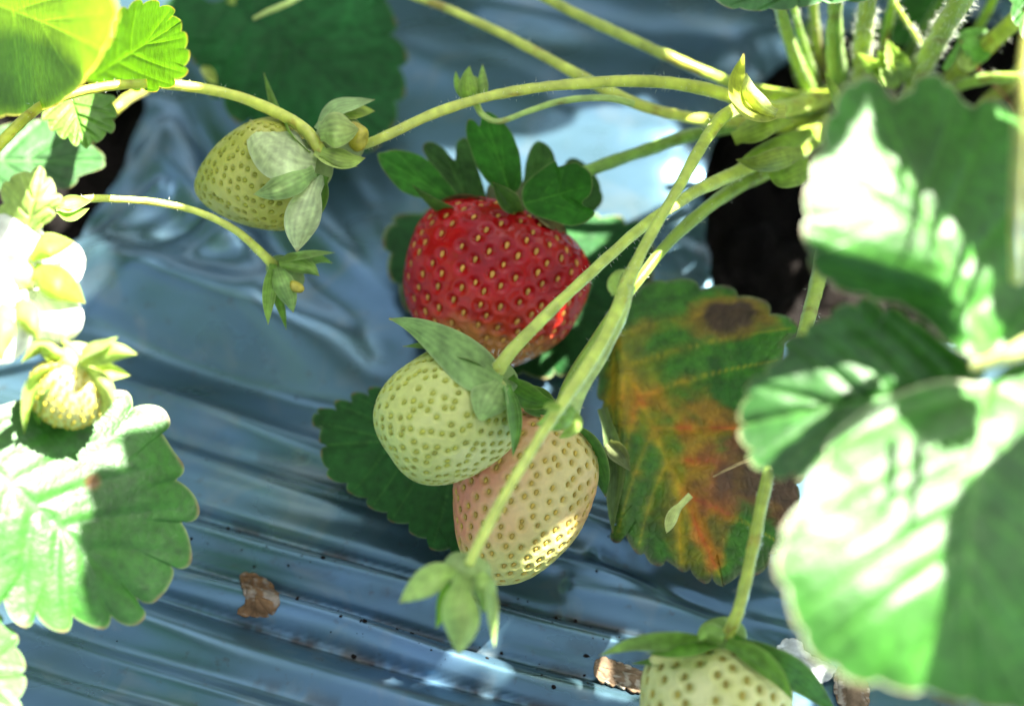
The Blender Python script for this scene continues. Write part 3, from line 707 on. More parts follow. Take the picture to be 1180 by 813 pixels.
t = thing('faded_flower', P(530, 690, 0), 'nodding faded flower head with five pale sepals on the stalk crossing the half ripe strawberry', 'faded flower', 'faded flowers')
V, Fc, C = blob_mesh((545, 640, 56), (532, 680, 52), 58, peak=.42, col=(.32, .44, .16)); mesh_obj('receptacle', V, Fc, M_SEPAL, t, C)
Z = dict(col=(.30, .43, .16), col2=(.36, .48, .22))
sepal(t, [(528, 656, 57), (505, 662, 60), (484, 676, 59), (460, 694, 56)], 34, roll=-1, cup=-2, seed=71, peak=.45, **Z)
sepal(t, [(536, 662, 60), (530, 690, 62), (532, 722, 60), (528, 754, 55)], 44, roll=0, cup=-3, seed=72, peak=.5, **Z)
sepal(t, [(526, 664, 54), (514, 690, 54), (508, 710, 52), (502, 724, 50)], 20, roll=-2, cup=2, seed=73, col=(.2, .36, .07))
sepal(t, [(556, 662, 58), (566, 685, 58), (568, 715, 56), (570, 745, 52)], 14, roll=2, cup=1, seed=74, **Z)
sepal(t, [(552, 660, 59), (558, 672, 60), (560, 690, 58), (556, 706, 56)], 26, roll=1, cup=-2, seed=75, **Z)
st = tube('stalk', t, [(540, 650, 58), (556, 618, 62), (582, 570, 66), (612, 520, 68), (650, 462, 68), (688, 405, 67), (712, 355, 66), (724, 322, 66), (745, 280, 68), (775, 228, 70), (805, 175, 70), (830, 138, 66), (860, 122, 58), (900, 125, 46), (950, 112, 20)],
     [13, 13, 12, 12, 14, 16, 16, 18, 14, 13, 14, 16, 18, 20, 20], col=(.44, .52, .15), col2=(.36, .44, .06), hairs=420, hair_len=.6, seed=11)
tube('side_stalk', t, [(724, 330, 66), (714, 372, 64), (694, 412, 60), (676, 440, 56), (664, 462, 52), (658, 480, 48)], [16, 13, 11, 12, 15, 19], col=(.36, .46, .18), seed=12, hairs=60, hair_len=.5)
sepal(t, [(708, 340, 68), (706, 328, 71), (712, 316, 73), (722, 310, 72)], 13, name='bract', col=(.38, .48, .2), seed=76)
sepal(t, [(660, 468, 60), (645, 480, 64), (630, 487, 62), (618, 488, 60)], 30, name='bract', col=(.26, .42, .12), seed=77, cup=-2)
sepal(t, [(662, 474, 58), (664, 488, 59), (655, 498, 58), (644, 505, 56)], 16, name='bract', col=(.32, .45, .14), seed=78, cup=-1)
sepal(t, [(646, 470, 70), (632, 468, 71), (626, 470, 70)], 12, name='bract', col=(.34, .46, .16), seed=79)

t = thing('flower_bud', P(543, 98, 0), 'small closed green bud above the red strawberry, on a thin side stalk', 'flower bud')
V, Fc, C = blob_mesh((548, 120, 56), (542, 88, 58), 26, peak=.4, col=(.26, .40, .08)); mesh_obj('bud_core', V, Fc, M_SEPAL, t, C)
sepal(t, [(547, 121, 59), (540, 105, 62), (539, 90, 61), (541, 76, 58)], 22, seed=81, col=(.26, .40, .07), cup=-2)
sepal(t, [(542, 118, 58), (532, 105, 60), (527, 95, 59), (525, 82, 57)], 12, seed=82, col=(.2, .34, .06), cup=-1)
sepal(t, [(551, 119, 59), (556, 104, 60), (556, 90, 59), (556, 74, 57)], 13, seed=83, col=(.28, .42, .12), cup=-1)
tube('stalk', t, [(549, 120, 56), (556, 132, 56), (575, 140, 55), (610, 128, 56), (650, 116, 58), (698, 113, 60), (730, 120, 58)], [9, 7, 7, 8, 8, 9, 9], col=(.30, .42, .14), seed=13)

t = thing('strawberry_flower', P(25, 330, 0), 'open white flower with green sepals glaring in the sun at the left edge', 'flower')
FZ = 72
V, Fc, C = blob_mesh((30, 320, FZ), (10, 315, FZ + 6), 40, peak=.5, col=(.55, .55, .15), lump=.12, seed=14); mesh_obj('flower_centre', V, Fc, M_SEED, t, C)
for i, (pts, w) in enumerate((([(30, 318, 74), (20, 290, 80), (5, 275, 82), (-15, 262, 80)], 84), ([(40, 320, 70), (70, 305, 72), (88, 300, 70), (99, 298, 68)], 54),
                              ([(35, 330, 72), (55, 360, 75), (62, 380, 74), (66, 398, 70)], 76), ([(25, 330, 74), (10, 365, 78), (0, 395, 76), (-4, 420, 74)], 66), ([(20, 320, 76), (-10, 320, 82), (-40, 325, 82)], 80))):
    sepal(t, pts, w, name='petal', mat=M_PETAL, col=(.74, .70, .99), ecol=(.78, .78, .74), cup=-2.5, peak=.62, blunt=.5, seed=90 + i, wob=.6, nv=17)
sepal(t, [(38, 312, 76), (52, 318, 79), (75, 332, 78), (98, 349, 74)], 40, seed=96, col=(.22, .36, .04), cup=-1.5)
sepal(t, [(34, 296, 78), (52, 284, 80), (68, 281, 79), (86, 279, 76)], 30, seed=97, col=(.28, .40, .06), cup=-1.5)
sepal(t, [(22, 345, 78), (32, 362, 80), (38, 378, 79), (44, 392, 76)], 28, seed=98, col=(.34, .42, .12), cup=-1.5)
sepal(t, [(8, 350, 78), (2, 375, 79), (-2, 400, 77), (2, 420, 74)], 36, seed=99, col=(.3, .42, .12), cup=-1.5)
tube('stalk', t, [(25, 318, 72), (5, 330, 60), (-30, 350, 40), (-70, 330, 10)], [10, 10, 10, 10], col=(.34, .42, .10), seed=14)

# ================================================================== LEAVES
GR = 'strawberry leaves'
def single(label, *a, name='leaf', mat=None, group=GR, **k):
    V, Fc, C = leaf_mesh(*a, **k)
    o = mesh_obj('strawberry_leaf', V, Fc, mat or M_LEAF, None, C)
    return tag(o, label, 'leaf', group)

t = thing('strawberry_leaf', P(90, 590, 0), 'large sunlit leaf below the young strawberry with shaded scalloped right side and one brown spot', 'leaf', GR)
def c_spot(X, Y, rr, vein, q, nz, C):
    C = lerp(C, np.array((.018, .085, .014)), vein * .5)
    d = np.hypot(X - 105, (Y - 554) * 1.1) + 1.5 * nz
    C = lerp(C, (.12, .10, .02), sstep(13, 9, d) * .6)
    return lerp(C, (.13, .07, .02), sstep(9, 6, d))
leaf('leaf_blade', t, [(-60, 560), (-50, 500), (-10, 470), (60, 462), (120, 458), (172, 468), (190, 486), (196, 520), (212, 552), (220, 590), (213, 628), (204, 660), (172, 690), (150, 715), (100, 716), (40, 716), (-10, 690), (-60, 640)],
     (52, -6, -5, 80, 590), (-48, 505), (178, 706), teeth=18, amp=21, nsec=6, cup=-2, quilt=.5, wob=1.2, colfn=c_spot, center=(70, 590), bare=.1, col=(.026, .118, .012))
tube('leaf_stalk', t, [(-46, 506, 55), (-80, 480, 45), (-110, 420, 15), (-120, 330, -10)], [13, 14, 15, 16], seed=20)
single('lowest left leaf, only its toothed tip showing at the frame edge', [(-90, 730), (-40, 705), (0, 712), (22, 750), (26, 790), (10, 830), (-40, 850), (-90, 820)], (46, -8, 0, 0, 770), (-90, 780), (26, 775), teeth=14, amp=9, nsec=4, seed=2, col=(.026, .118, .012))
single('yellow glowing leaf in the top left corner with the sun behind it', [(-60, -60), (30, -70), (110, -40), (134, 5), (131, 35), (118, 62), (98, 92), (70, 118), (35, 130), (-10, 134), (-60, 120), (-90, 20)],
       (92, 55, -14, 60, 40), (-85, -20), (122, 60), teeth=20, amp=3, nsec=5, seed=3, cup=-4, mid_bend=(10, -10), ecol=(.5, .5, .35), col=(.075, .17, .02), mat=M_THIN)
single('bright yellow green young leaf right of the glowing corner leaf', [(100, 92), (112, 62), (128, 40), (136, 15), (165, 2), (195, 10), (212, 38), (216, 72), (205, 92), (178, 104), (140, 100)], (66, 48, -10, 160, 60), (102, 92), (208, 25), teeth=17, amp=7, nsec=5, seed=4, col=(.045, .14, .010), cup=-1, mat=M_THIN)
single('small light green leaf hanging under the arching upper left stalk', [(50, 128), (72, 112), (98, 107), (128, 112), (132, 138), (126, 152), (108, 164), (96, 168), (78, 160), (62, 150)], (54, 0, -4, 90, 140), (80, 108), (100, 170), teeth=13, amp=8, nsec=4, seed=5, col=(.10, .24, .03), cup=-1, bare=.3)
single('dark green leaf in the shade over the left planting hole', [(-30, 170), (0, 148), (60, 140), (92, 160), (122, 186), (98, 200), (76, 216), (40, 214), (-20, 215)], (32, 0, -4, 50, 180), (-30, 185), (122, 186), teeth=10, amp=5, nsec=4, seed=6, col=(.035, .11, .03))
single('small pale young leaf standing over the white flower', [(2, 228), (10, 206), (28, 200), (46, 194), (62, 215), (68, 232), (58, 250), (45, 264), (18, 270), (4, 258)], (84, 4, -8, 35, 235), (30, 270), (48, 194), teeth=9, amp=7, nsec=3, seed=7, col=(.24, .36, .08), cup=-2, ecol=(.5, .5, .25))
t = thing('leaf_bract', P(85, 238, 0), 'pale green folded bract where the lower left stalk begins', 'bract')
sepal(t, [(64, 238, 66), (75, 236, 67), (88, 233, 66), (105, 232, 63)], 20, name='bract_lobe', seed=101, col=(.32, .44, .14))
sepal(t, [(66, 242, 66), (80, 248, 67), (92, 245, 65), (103, 240, 62)], 14, name='bract_lobe', seed=102, col=(.22, .36, .07))

t = thing('strawberry_leaf', P(330, 60, 0), 'large dark green shaded leaf at the top, behind the upper left strawberry', 'leaf', GR)
leaf('leaf_blade', t, [(255, 0), (215, -10), (188, 10), (200, 40), (228, 72), (245, 105), (270, 132), (300, 146), (340, 152), (385, 175), (425, 172), (452, 142), (462, 105), (464, 65), (450, 22), (440, -25), (380, -70), (310, -60)],
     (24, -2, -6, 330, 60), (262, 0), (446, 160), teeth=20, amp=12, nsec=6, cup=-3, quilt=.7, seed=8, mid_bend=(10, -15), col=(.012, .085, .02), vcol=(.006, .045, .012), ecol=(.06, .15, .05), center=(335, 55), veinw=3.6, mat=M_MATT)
tube('leaf_stalk', t, [(266, 6, 26), (278, -12, 24), (300, -50, 18), (320, -100, 8)], [14, 15, 15, 16], col=(.2, .3, .05), seed=21)
sepal(t, [(232, 78, 30), (240, 84, 31), (246, 92, 30), (250, 98, 28)], 14, name='gall', col=(.34, .38, .14), seed=103)

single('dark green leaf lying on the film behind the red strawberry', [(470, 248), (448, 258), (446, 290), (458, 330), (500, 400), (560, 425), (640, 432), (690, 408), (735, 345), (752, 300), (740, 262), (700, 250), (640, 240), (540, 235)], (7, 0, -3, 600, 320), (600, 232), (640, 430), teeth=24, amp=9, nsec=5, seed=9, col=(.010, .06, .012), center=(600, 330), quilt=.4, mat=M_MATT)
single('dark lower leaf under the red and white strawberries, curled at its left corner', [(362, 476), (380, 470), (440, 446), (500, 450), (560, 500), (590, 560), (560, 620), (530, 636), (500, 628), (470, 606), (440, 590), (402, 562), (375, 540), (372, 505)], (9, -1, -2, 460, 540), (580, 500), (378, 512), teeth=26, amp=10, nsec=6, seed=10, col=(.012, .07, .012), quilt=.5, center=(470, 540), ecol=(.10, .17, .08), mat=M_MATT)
sepal(None, [(366, 482, 14), (385, 476, 17), (410, 468, 18), (438, 452, 14)], 20, seed=104, col=(.20, .30, .19), name='leaf_fold', cup=2) if False else None

def c_old(X, Y, rr, vein, q, nz, C):
    n2 = NLEAF(np.stack([X, Y, X * 0], 1) * .00055 + 9)
    C = lerp((.018, .085, .006), (.035, .13, .009), sstep(-1, 1, nz))
    C = lerp(C, (.30, .27, .012), vein * .7)
    C = lerp(C, (.16, .17, .015), np.clip(q - vein * .3, 0, 1) * .45 * sstep(600, 480, np.abs(X - 745) * 3 + np.abs(Y - 540) * .8 + 250))
    dl, tl = seg_dist(X, Y, [(735, 425), (790, 500), (815, 580), (828, 640)])
    d2, _ = seg_dist(X, Y, [(735, 425), (768, 490), (785, 570), (800, 650)])
    d3, _ = seg_dist(X, Y, [(760, 455), (820, 480), (870, 500)])
    d4, _ = seg_dist(X, Y, [(716, 395), (770, 378), (850, 350), (905, 375)])
    pat = np.clip(vein * 1.0 + q * .55, 0, 1)
    C = lerp(C, (.38, .25, .008), sstep(50, 12, np.minimum(dl, d2) + 13 * n2 + 9 * nz) * (.45 + .5 * pat) * sstep(395, 450, Y))
    C = lerp(C, (.22, .18, .012), sstep(22, 5, d4 + 8 * n2 + 6 * nz) * (.4 + .5 * pat))
    C = lerp(C, (.40, .08, .010), sstep(30, 4, np.minimum(dl - 4, d3 + 8) + 9 * n2 + 7 * nz) * (.35 + .6 * pat) * sstep(430, 475, Y))
    C = lerp(C, (.022, .07, .008), np.clip(1 - q * 1.9, 0, 1) * .75 * sstep(540, 620, Y) * sstep(1.1, .2, np.abs(n2)))
    d = np.hypot((X - 842 - .35 * (Y - 367)) / 44, (Y - 366 + .18 * (X - 842)) / 17) + .22 * nz + .16 * n2
    C = lerp(C, (.20, .10, .012), sstep(1.8, 1.0, d) * .7)
    C = lerp(C, (.040, .020, .013), sstep(1.15, .6, d) * .95)
    d = np.hypot((X - 884) / 50, (Y - 552) / 36) + .3 * nz + .25 * n2
    C = lerp(C, (.15, .035, .018), sstep(1.7, .9, d) * .7)
    C = lerp(C, (.055, .032, .022) , sstep(1.0, .4, d) * .75 * (.75 + .25 * (1 - q)))
    C = C * 1.12
    return lerp(C, (.055, .05, .04), sstep(.94, 1, rr + .02 * nz) * .5 * sstep(570, 630, Y))
t = thing('strawberry_leaf', P(800, 500, 0), 'ageing leaf turning yellow and orange red with brown patches beside the strawberries', 'leaf', GR)
leaf('leaf_blade', t, [(738, 330), (778, 322), (810, 330), (838, 332), (868, 345), (892, 358), (916, 378), (905, 394), (900, 430), (915, 500), (922, 560), (910, 600), (884, 650), (852, 664), (826, 672), (800, 662), (778, 650), (750, 646), (722, 622), (706, 615), (712, 560), (706, 510), (692, 460), (690, 420), (706, 375)],
     lambda X, Y: 16 - 5 * (Y - 500) / 100 + 3 * sstep(760, 690, X) + 1.5 * (X - 800) / 100 - 5 * sstep(720, 692, X), (705, 378), (834, 672), teeth=27, amp=10, nsec=6, quilt=.8, wob=1.6, colfn=c_old, seed=12, center=(800, 500), mid_bend=(-4, 6), ecol=(.10, .13, .07), tipcol=(.10, .06, .04), mat=M_OLDLEAF, bare=.1)
V, Fc, C = sepal_mesh([(694, 470, 20), (704, 505, 21), (709, 540, 19), (706, 585, 14), (706, 614, 11)], 22, col=(.13, .19, .10), cup=2, peak=.45, seed=105)
mesh_obj('curled_edge', V, Fc, M_SEPAL, t, C)
V, Fc, C = sepal_mesh([(700, 510, 22), (715, 525, 22), (726, 542, 20)], 22, col=(.16, .18, .11), cup=2, peak=.35, seed=106)
mesh_obj('curled_edge', V, Fc, M_SEPAL, t, C)

# ---- the near three part leaf on the right
t = thing('strawberry_leaf', P(1140, 430, 0), 'near three part leaf filling the right side, sunlit and out of focus', 'leaf', GR)
HZ = 112
leaf('leaflet', t, [(1140, 415), (1095, 398), (1070, 372), (1035, 350), (985, 338), (945, 318), (930, 275), (930, 225), (945, 172), (960, 125), (985, 92), (1012, 96), (1030, 118), (1060, 92), (1085, 88), (1100, 108), (1115, 120), (1150, 118), (1185, 140), (1225, 200), (1235, 300), (1215, 398)],
     lambda X, Y: 120 + 4 * (300 - Y) / 100 - 5 * (X - 1060) / 100 - 9 * sstep(300, 375, Y + .25 * (1060 - X)) * sstep(1120, 1040, X), (1142, 412), (1010, 110), teeth=24, amp=8, nsec=5, quilt=.6, seed=13, cup=-3, center=(1075, 240), bare=.2, ecol=(.4, .42, .28), col=(.026, .118, .012))
leaf('leaflet', t, [(1135, 432), (1105, 408), (1062, 374), (1020, 354), (985, 348), (950, 368), (908, 394), (896, 418), (868, 440), (856, 468), (856, 500), (868, 532), (890, 546), (925, 548), (980, 520), (1040, 480), (1100, 448)],
     lambda X, Y: 98 + 3 * (X - 860) / 270 + 3 * (450 - Y) / 100, (1136, 431), (860, 490), teeth=22, amp=11, nsec=6, quilt=.8, seed=14, cup=-2, bare=.2, center=(970, 450), foldv=2.5, col=(.026, .10, .018))
leaf('leaflet', t, [(1135, 440), (1085, 438), (1030, 455), (985, 480), (955, 515), (938, 560), (905, 610), (897, 655), (915, 705), (930, 745), (970, 778), (1030, 792), (1080, 800), (1140, 815), (1210, 815), (1250, 720), (1250, 560), (1235, 420), (1172, 416)],
     lambda X, Y: 112 + 4 * (600 - Y) / 100 - 4 * (X - 1050) / 100, (1142, 438), (1120, 808), teeth=24, amp=8, nsec=6, quilt=.65, seed=15, cup=-5, bare=.2, center=(1075, 630), mid_bend=(-30, 0), ecol=(.45, .46, .32), col=(.026, .118, .012))
tube('leaf_stalk', t, [(1120, 424, HZ - 2), (1145, 415, HZ), (1180, 400, HZ + 2), (1230, 370, HZ), (1290, 300, 80), (1260, 200, 20)], [14, 24, 24, 22, 22, 22], col=(.42, .46, .2), seed=22)

single('leaf edge crossing the top right border, green with a sunlit rim', [(800, -34), (812, -8), (850, 10), (905, 10), (950, 3), (1000, 0), (1020, -14), (1020, -34), (900, -40)], (96, 0, -10, 920, 0), (920, -38), (920, 12), teeth=16, amp=4, nsec=4, seed=16, col=(.05, .15, .04), ecol=(.4, .42, .3), nth=260)

# clover-like round weed leaflets by the crown
t = thing('clover_sprig', P(1118, 70, 0), 'small round leaved clover sprig between the hairy stalks at upper right', 'clover')
for i, (o_, b_, tp) in enumerate(((([(1108, 55), (1112, 46), (1130, 46), (1142, 58), (1136, 70), (1120, 72)]), (1108, 52), (1140, 66)), ([(1100, 42), (1112, 34), (1130, 32), (1138, 36), (1124, 44), (1108, 46)], (1106, 46), (1136, 34)), ([(1086, 78), (1098, 58), (1106, 46), (1104, 62), (1094, 80)], (1106, 47), (1088, 80)))):
    V, Fc, C = leaf_mesh(o_, (40, 0, -6, 1115, 55), b_, tp, teeth=2, amp=.1, nsec=3, quilt=.2, wob=.3, nth=120, nr=16, col=(.09, .26, .03), seed=20 + i)
    mesh_obj('leaflet', V, Fc, M_LEAF, t, C)
sepal(t, [(1108, 62, 38), (1112, 72, 39), (1120, 76, 38), (1124, 70, 37)], 18, name='leaflet', col=(.4, .5, .2), seed=108)
tube('stem', t, [(1107, 48, 40), (1120, 72, 34), (1140, 92, 24), (1165, 122, 4), (1170, 150, -14)], [3, 2.5, 3, 3, 3], col=(.3, .12, .05), seed=23)

# ---- stalks rising out of the crown: one thing each
GP = 'leaf stalks rising from the crown'
def stalk(label, pts, w, **k):
    V, Fc, C = tube_mesh(pts, w, **k)
    o = mesh_obj('leaf_stalk', V, Fc, M_STEM, None, C)
    return tag(o, label, 'leaf stalk', GP)
stalk('thick hairy upright leaf stalk with white hairs left of the crumpled new leaf', [(990, 130, 4), (992, 90, 26), (996, 40, 48), (1002, -20, 70), (1010, -90, 90)], [22, 22, 22, 22, 22], col=(.22, .30, .03), hairs=900, hair_len=1.5, seed=30)
stalk('slanting hairy leaf stalk with white bristles right of the crumpled new leaf', [(1045, 140, 4), (1060, 85, 34), (1085, 38, 56), (1110, -5, 72), (1150, -80, 92)], [26, 27, 27, 27, 26], col=(.22, .31, .04), hairs=1200, hair_len=1.5, seed=31)
stalk('thick smooth leaf stalk leaning to the top right corner', [(1070, 120, 2), (1100, 88, 20), (1135, 55, 38), (1175, 18, 54), (1230, -40, 70)], [22, 22, 22, 22, 22], col=(.26, .33, .04), hairs=120, seed=32)
stalk('pale leaf stalk lying flat behind the top of the near leaf', [(1060, 122, 10), (1090, 104, 24), (1130, 92, 34), (1175, 90, 40), (1240, 96, 44)], [14, 15, 15, 14, 14], col=(.22, .36, .07), hairs=40, seed=33)
stalk('short leaf stalk under the clover sprig beside the dark soil', [(1110, 160, -6), (1140, 118, 6), (1165, 95, 14), (1200, 60, 24)], [20, 20, 20, 20], col=(.3, .36, .08), seed=34)
stalk('left curved leaf stalk at the top of the crown, beside the blue film', [(950, 130, 4), (930, 95, 22), (912, 55, 42), (900, 15, 60), (892, -40, 80)], [17, 17, 16, 16, 16], col=(.17, .29, .035), hairs=160, hair_len=.9, seed=35)
stalk('slim leaf stalk with a reddish base inside the crown', [(962, 130, 2), (948, 85, 16), (940, 40, 32), (936, -10, 46)], [14, 13, 12, 12], col=(.16, .08, .02), col2=(.2, .28, .05), hairs=60, seed=36)
stalk('broad sheathed leaf stalk in the middle of the crown', [(978, 135, 6), (968, 95, 22), (962, 55, 40), (962, 12, 54), (965, -40, 70)], [26, 26, 22, 17, 16], col=(.13, .24, .03), hairs=120, hair_len=.9, seed=37)
stalk('long arching leaf stalk entering at the top and lying over the film', [(470, -6, 46), (520, 12, 47), (580, 40, 48), (640, 72, 49), (695, 102, 49), (740, 122, 48), (790, 135, 44), (840, 140, 38), (900, 145, 28), (955, 140, 10)], [9, 11, 12, 13, 15, 15, 14, 16, 18, 20], col=(.46, .50, .14), col2=(.34, .40, .035), hairs=160, hair_len=.6, seed=38)
stalk('straight leaf stalk crossing the blue film near the top edge', [(600, -18, 50), (660, 14, 50), (720, 42, 49), (790, 74, 46), (850, 98, 40), (910, 112, 28), (960, 112, 8)], [12, 13, 14, 14, 15, 17, 18], col=(.40, .46, .11), col2=(.22, .32, .035), hairs=140, hair_len=.6, seed=39)
stalk('thin stalk tip slanting in at the top edge above the dark leaf', [(292, 22, 44), (310, 13, 45), (335, 2, 46), (370, -20, 46)], [5, 8, 9, 9], col=(.36, .46, .18), seed=40)
stalk('blurred yellowish leaf stalk upright at the right edge of the view', [(1172, 320, 128), (1174, 250, 150), (1178, 180, 165), (1184, 110, 175), (1195, 20, 180)], [16, 17, 18, 19, 20], col=(.42, .44, .14), seed=41)
stalk('yellowish leaf stalk behind the small left leaves over the dark hole', [(175, 100, 18), (150, 112, 26), (135, 124, 30), (110, 150, 24), (80, 200, 4)], [12, 13, 14, 14, 14], col=(.36, .36, .06), seed=42)

stalk('slender green stalk between the curved left stalk and the broad sheathed one', [(955, 128, 4), (938, 88, 20), (925, 48, 36), (914, 8, 50), (905, -40, 64)], [11, 10, 10, 9, 9], col=(.15, .26, .03), hairs=90, seed=51)
stalk('slender stalk tucked behind the thick hairy upright stalk', [(1000, 120, 2), (1012, 84, 16), (1020, 46, 28), (1028, 8, 40), (1036, -40, 54)], [13, 12, 11, 11, 10], col=(.16, .28, .03), hairs=140, hair_len=1.0, seed=52)
stalk('thin bristly stalk slanting left above the crumpled new leaf', [(1062, 52, 46), (1048, 30, 50), (1034, 8, 54), (1020, -24, 58)], [5, 6, 6, 6], col=(.22, .30, .05), hairs=160, hair_len=.9, seed=53)
stalk('dark green stalk in the shade behind the slanting hairy stalk', [(1020, 110, -4), (1046, 66, 12), (1072, 24, 26), (1094, -16, 40), (1110, -60, 52)], [15, 15, 14, 14, 13], col=(.08, .18, .02), hairs=80, seed=54)
stalk('pale green stalk between the slanting hairy stalk and the top right corner', [(1080, 118, -2), (1104, 74, 14), (1128, 32, 30), (1150, -12, 44), (1170, -60, 56)], [13, 13, 12, 12, 12], col=(.18, .30, .04), hairs=100, seed=55)
single('small green leaf poking in at the top right corner', [(1150, -26), (1164, -2), (1168, 22), (1184, 44), (1215, 40), (1220, -10), (1190, -40)], (62, 0, -5, 1180, 0), (1195, -38), (1182, 43), teeth=9, amp=6, nsec=3, seed=26, nth=200, nr=24)
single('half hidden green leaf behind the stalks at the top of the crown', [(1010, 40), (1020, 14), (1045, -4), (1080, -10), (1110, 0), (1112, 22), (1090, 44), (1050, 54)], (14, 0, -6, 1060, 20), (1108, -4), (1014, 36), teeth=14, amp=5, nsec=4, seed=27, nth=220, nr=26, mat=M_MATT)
# ---- crown with sheaths and bracts
t = thing('plant_crown', P(960, 140, -15), 'thick crown of the right plant where all stalks meet, with sunlit bracts', 'plant crown')
V, Fc, C = blob_mesh((985, 190, -14), (975, 118, 18), 130, peak=.4, col=(.12, .13, .03), lump=.12, seed=16); mesh_obj('crown_base', V, Fc, M_STEM, t, C)
B = dict(name='bract', mat=M_SEPAL)
sepal(t, [(905, 128, 60), (880, 128, 66), (860, 118, 69), (850, 95, 69), (857, 62, 64)], 30, roll=-2, cup=3, seed=111, col=(.40, .42, .12), col2=(.34, .36, .03), **B)
sepal(t, [(894, 132, 66), (876, 122, 70), (864, 106, 72), (860, 84, 70)], 24, roll=2, cup=-2, seed=112, col=(.5, .52, .26), **B)
sepal(t, [(845, 160, 46), (868, 150, 50), (890, 142, 50), (915, 140, 44)], 30, roll=1, cup=-2, seed=113, col=(.26, .34, .06), **B)
sepal(t, [(925, 175, 44), (900, 182, 52), (872, 188, 53), (848, 184, 50)], 26, roll=2, cup=-1.5, seed=114, col=(.3, .38, .08), col2=(.16, .2, .04), **B)
sepal(t, [(935, 190, 38), (915, 198, 46), (900, 205, 46), (885, 200, 44)], 34, roll=-1, cup=-2, seed=115, col=(.2, .3, .05), **B)
sepal(t, [(975, 135, 40), (966, 115, 48), (958, 98, 50), (950, 82, 50)], 14, roll=1, cup=2, seed=116, col=(.32, .42, .14), **B)
sepal(t, [(940, 150, 34), (905, 165, 44), (870, 180, 46), (840, 200, 44)], 22, roll=1, cup=-2, seed=117, col=(.22, .33, .05), **B)
for i, (a, b, zz) in enumerate((((912, 60), (930, 110), 20), ((945, 60), (958, 120), 22), ((1015, 60), (1005, 120), 20), ((1025, 30), (1010, 100), 34), ((930, 20), (940, 90), 30))):
    sepal(t, [(b[0], b[1], 6), ((a[0] + b[0]) / 2, (a[1] + b[1]) / 2, zz * .7), (a[0], a[1], zz)], 15, roll=1, cup=-2, seed=120 + i, col=((.2, .3, .05), (.16, .09, .03))[i % 2], **B)

# crumpled unfolding leaf
t = thing('strawberry_leaf', P(1040, 65, 0), 'crumpled bright new leaf unfolding between two hairy stalks', 'leaf', GR)
rr_ = random.Random(4)
for i in range(9):
    x0, y0 = 1030 + rr_.uniform(-8, 14), 95 + rr_.uniform(-6, 6); ang = rr_.uniform(-2.5, -.7); l = rr_.uniform(28, 62)
    sepal(t, [(x0, y0, 30), (x0 + math.cos(ang) * l * .5, y0 + math.sin(ang) * l * .5, 38 + rr_.uniform(-3, 4)), (x0 + math.cos(ang) * l, y0 + math.sin(ang) * l, 42 + rr_.uniform(-5, 6))], rr_.uniform(14, 24), roll=rr_.uniform(-3, 3), cup=rr_.uniform(1, 4), name='leaf_fold', teeth=6, seed=130 + i, col=(.30, .42, .14))

# ================================================================== LITTER
def drape(X, Y):
    z = 0 * X
    for _ in range(4):
        w_ = P(X, Y, z); z = film_height(w_[:, 0], w_[:, 1])
    return .6 * z + .4 * z.max() + 1.0
def litter(name, label, cat, outline, z, col, col2, seed, thick=1.5, mat=None):
    V, Fc, C = leaf_mesh(outline, lambda X, Y: (lambda w_: film_height(w_[:, 0], w_[:, 1]))(P(X, Y, 0)) * 0 + drape(X, Y), outline[0], outline[len(outline) // 2], teeth=14, amp=2.5, nsec=3, quilt=.3, wob=thick, nth=120, nr=18, col=col, ecol=tuple(x * .7 for x in col), seed=seed, bare=0)
    nz = NCOL(V * 3.0)
    C = lerp(C, col2, sstep(.1, .9, nz) * .8)
    o = mesh_obj(name, V, Fc, mat or M_DRY, None, C)
    s = o.modifiers.new('solid', 'SOLIDIFY'); s.thickness = .0004
    return tag(o, label, cat)
litter('dry_leaf', 'brown and grey dry leaf scrap lying in a fold of the film', 'dry leaf', [(276, 663), (288, 660), (308, 668), (318, 680), (322, 695), (312, 708), (296, 710), (274, 708), (284, 695), (280, 680)], 3.5, (.13, .075, .035), (.22, .20, .17), 40)
litter('fallen_petal', 'whitish dried petal with dark specks beside the bottom right strawberry', 'petal', [(893, 752), (905, 736), (922, 738), (930, 752), (958, 766), (962, 775), (945, 788), (920, 780), (900, 768)], 5, (.50, .55, .55), (.42, .46, .46), 41)
litter('dry_leaf', 'tan and white dry leaf scrap left of the bottom right strawberry', 'dry leaf', [(684, 768), (692, 758), (706, 762), (735, 772), (745, 780), (738, 798), (715, 792), (690, 784)], 5, (.13, .09, .055), (.36, .34, .28), 42)
litter('dry_leaf', 'brown and white dry scrap beneath the near leaf at the bottom', 'dry leaf', [(964, 772), (978, 766), (990, 776), (1000, 790), (998, 815), (975, 818), (962, 800)], 6, (.14, .10, .065), (.32, .30, .26), 43)
t = thing('fallen_petal', P(775, 590, 14), 'narrow cream petal stuck on the ageing leaf', 'petal')
sepal(t, [(796, 570, 17), (786, 580, 18), (776, 592, 18), (768, 614, 17)], 14, name='petal_blade', mat=M_PETAL, col=(.62, .66, .4), peak=.65, seed=140)
V, Fc, C = tube_mesh([(822, 549, 19), (845, 537, 22), (872, 526, 24)], [2, 4, 5], col=(.40, .28, .18), seed=43)
tag(mesh_obj('twig', V, Fc, M_DRY, None, C), 'tan dry twig end lying across the brown patch of the ageing leaf', 'twig')
rr_ = random.Random(9)
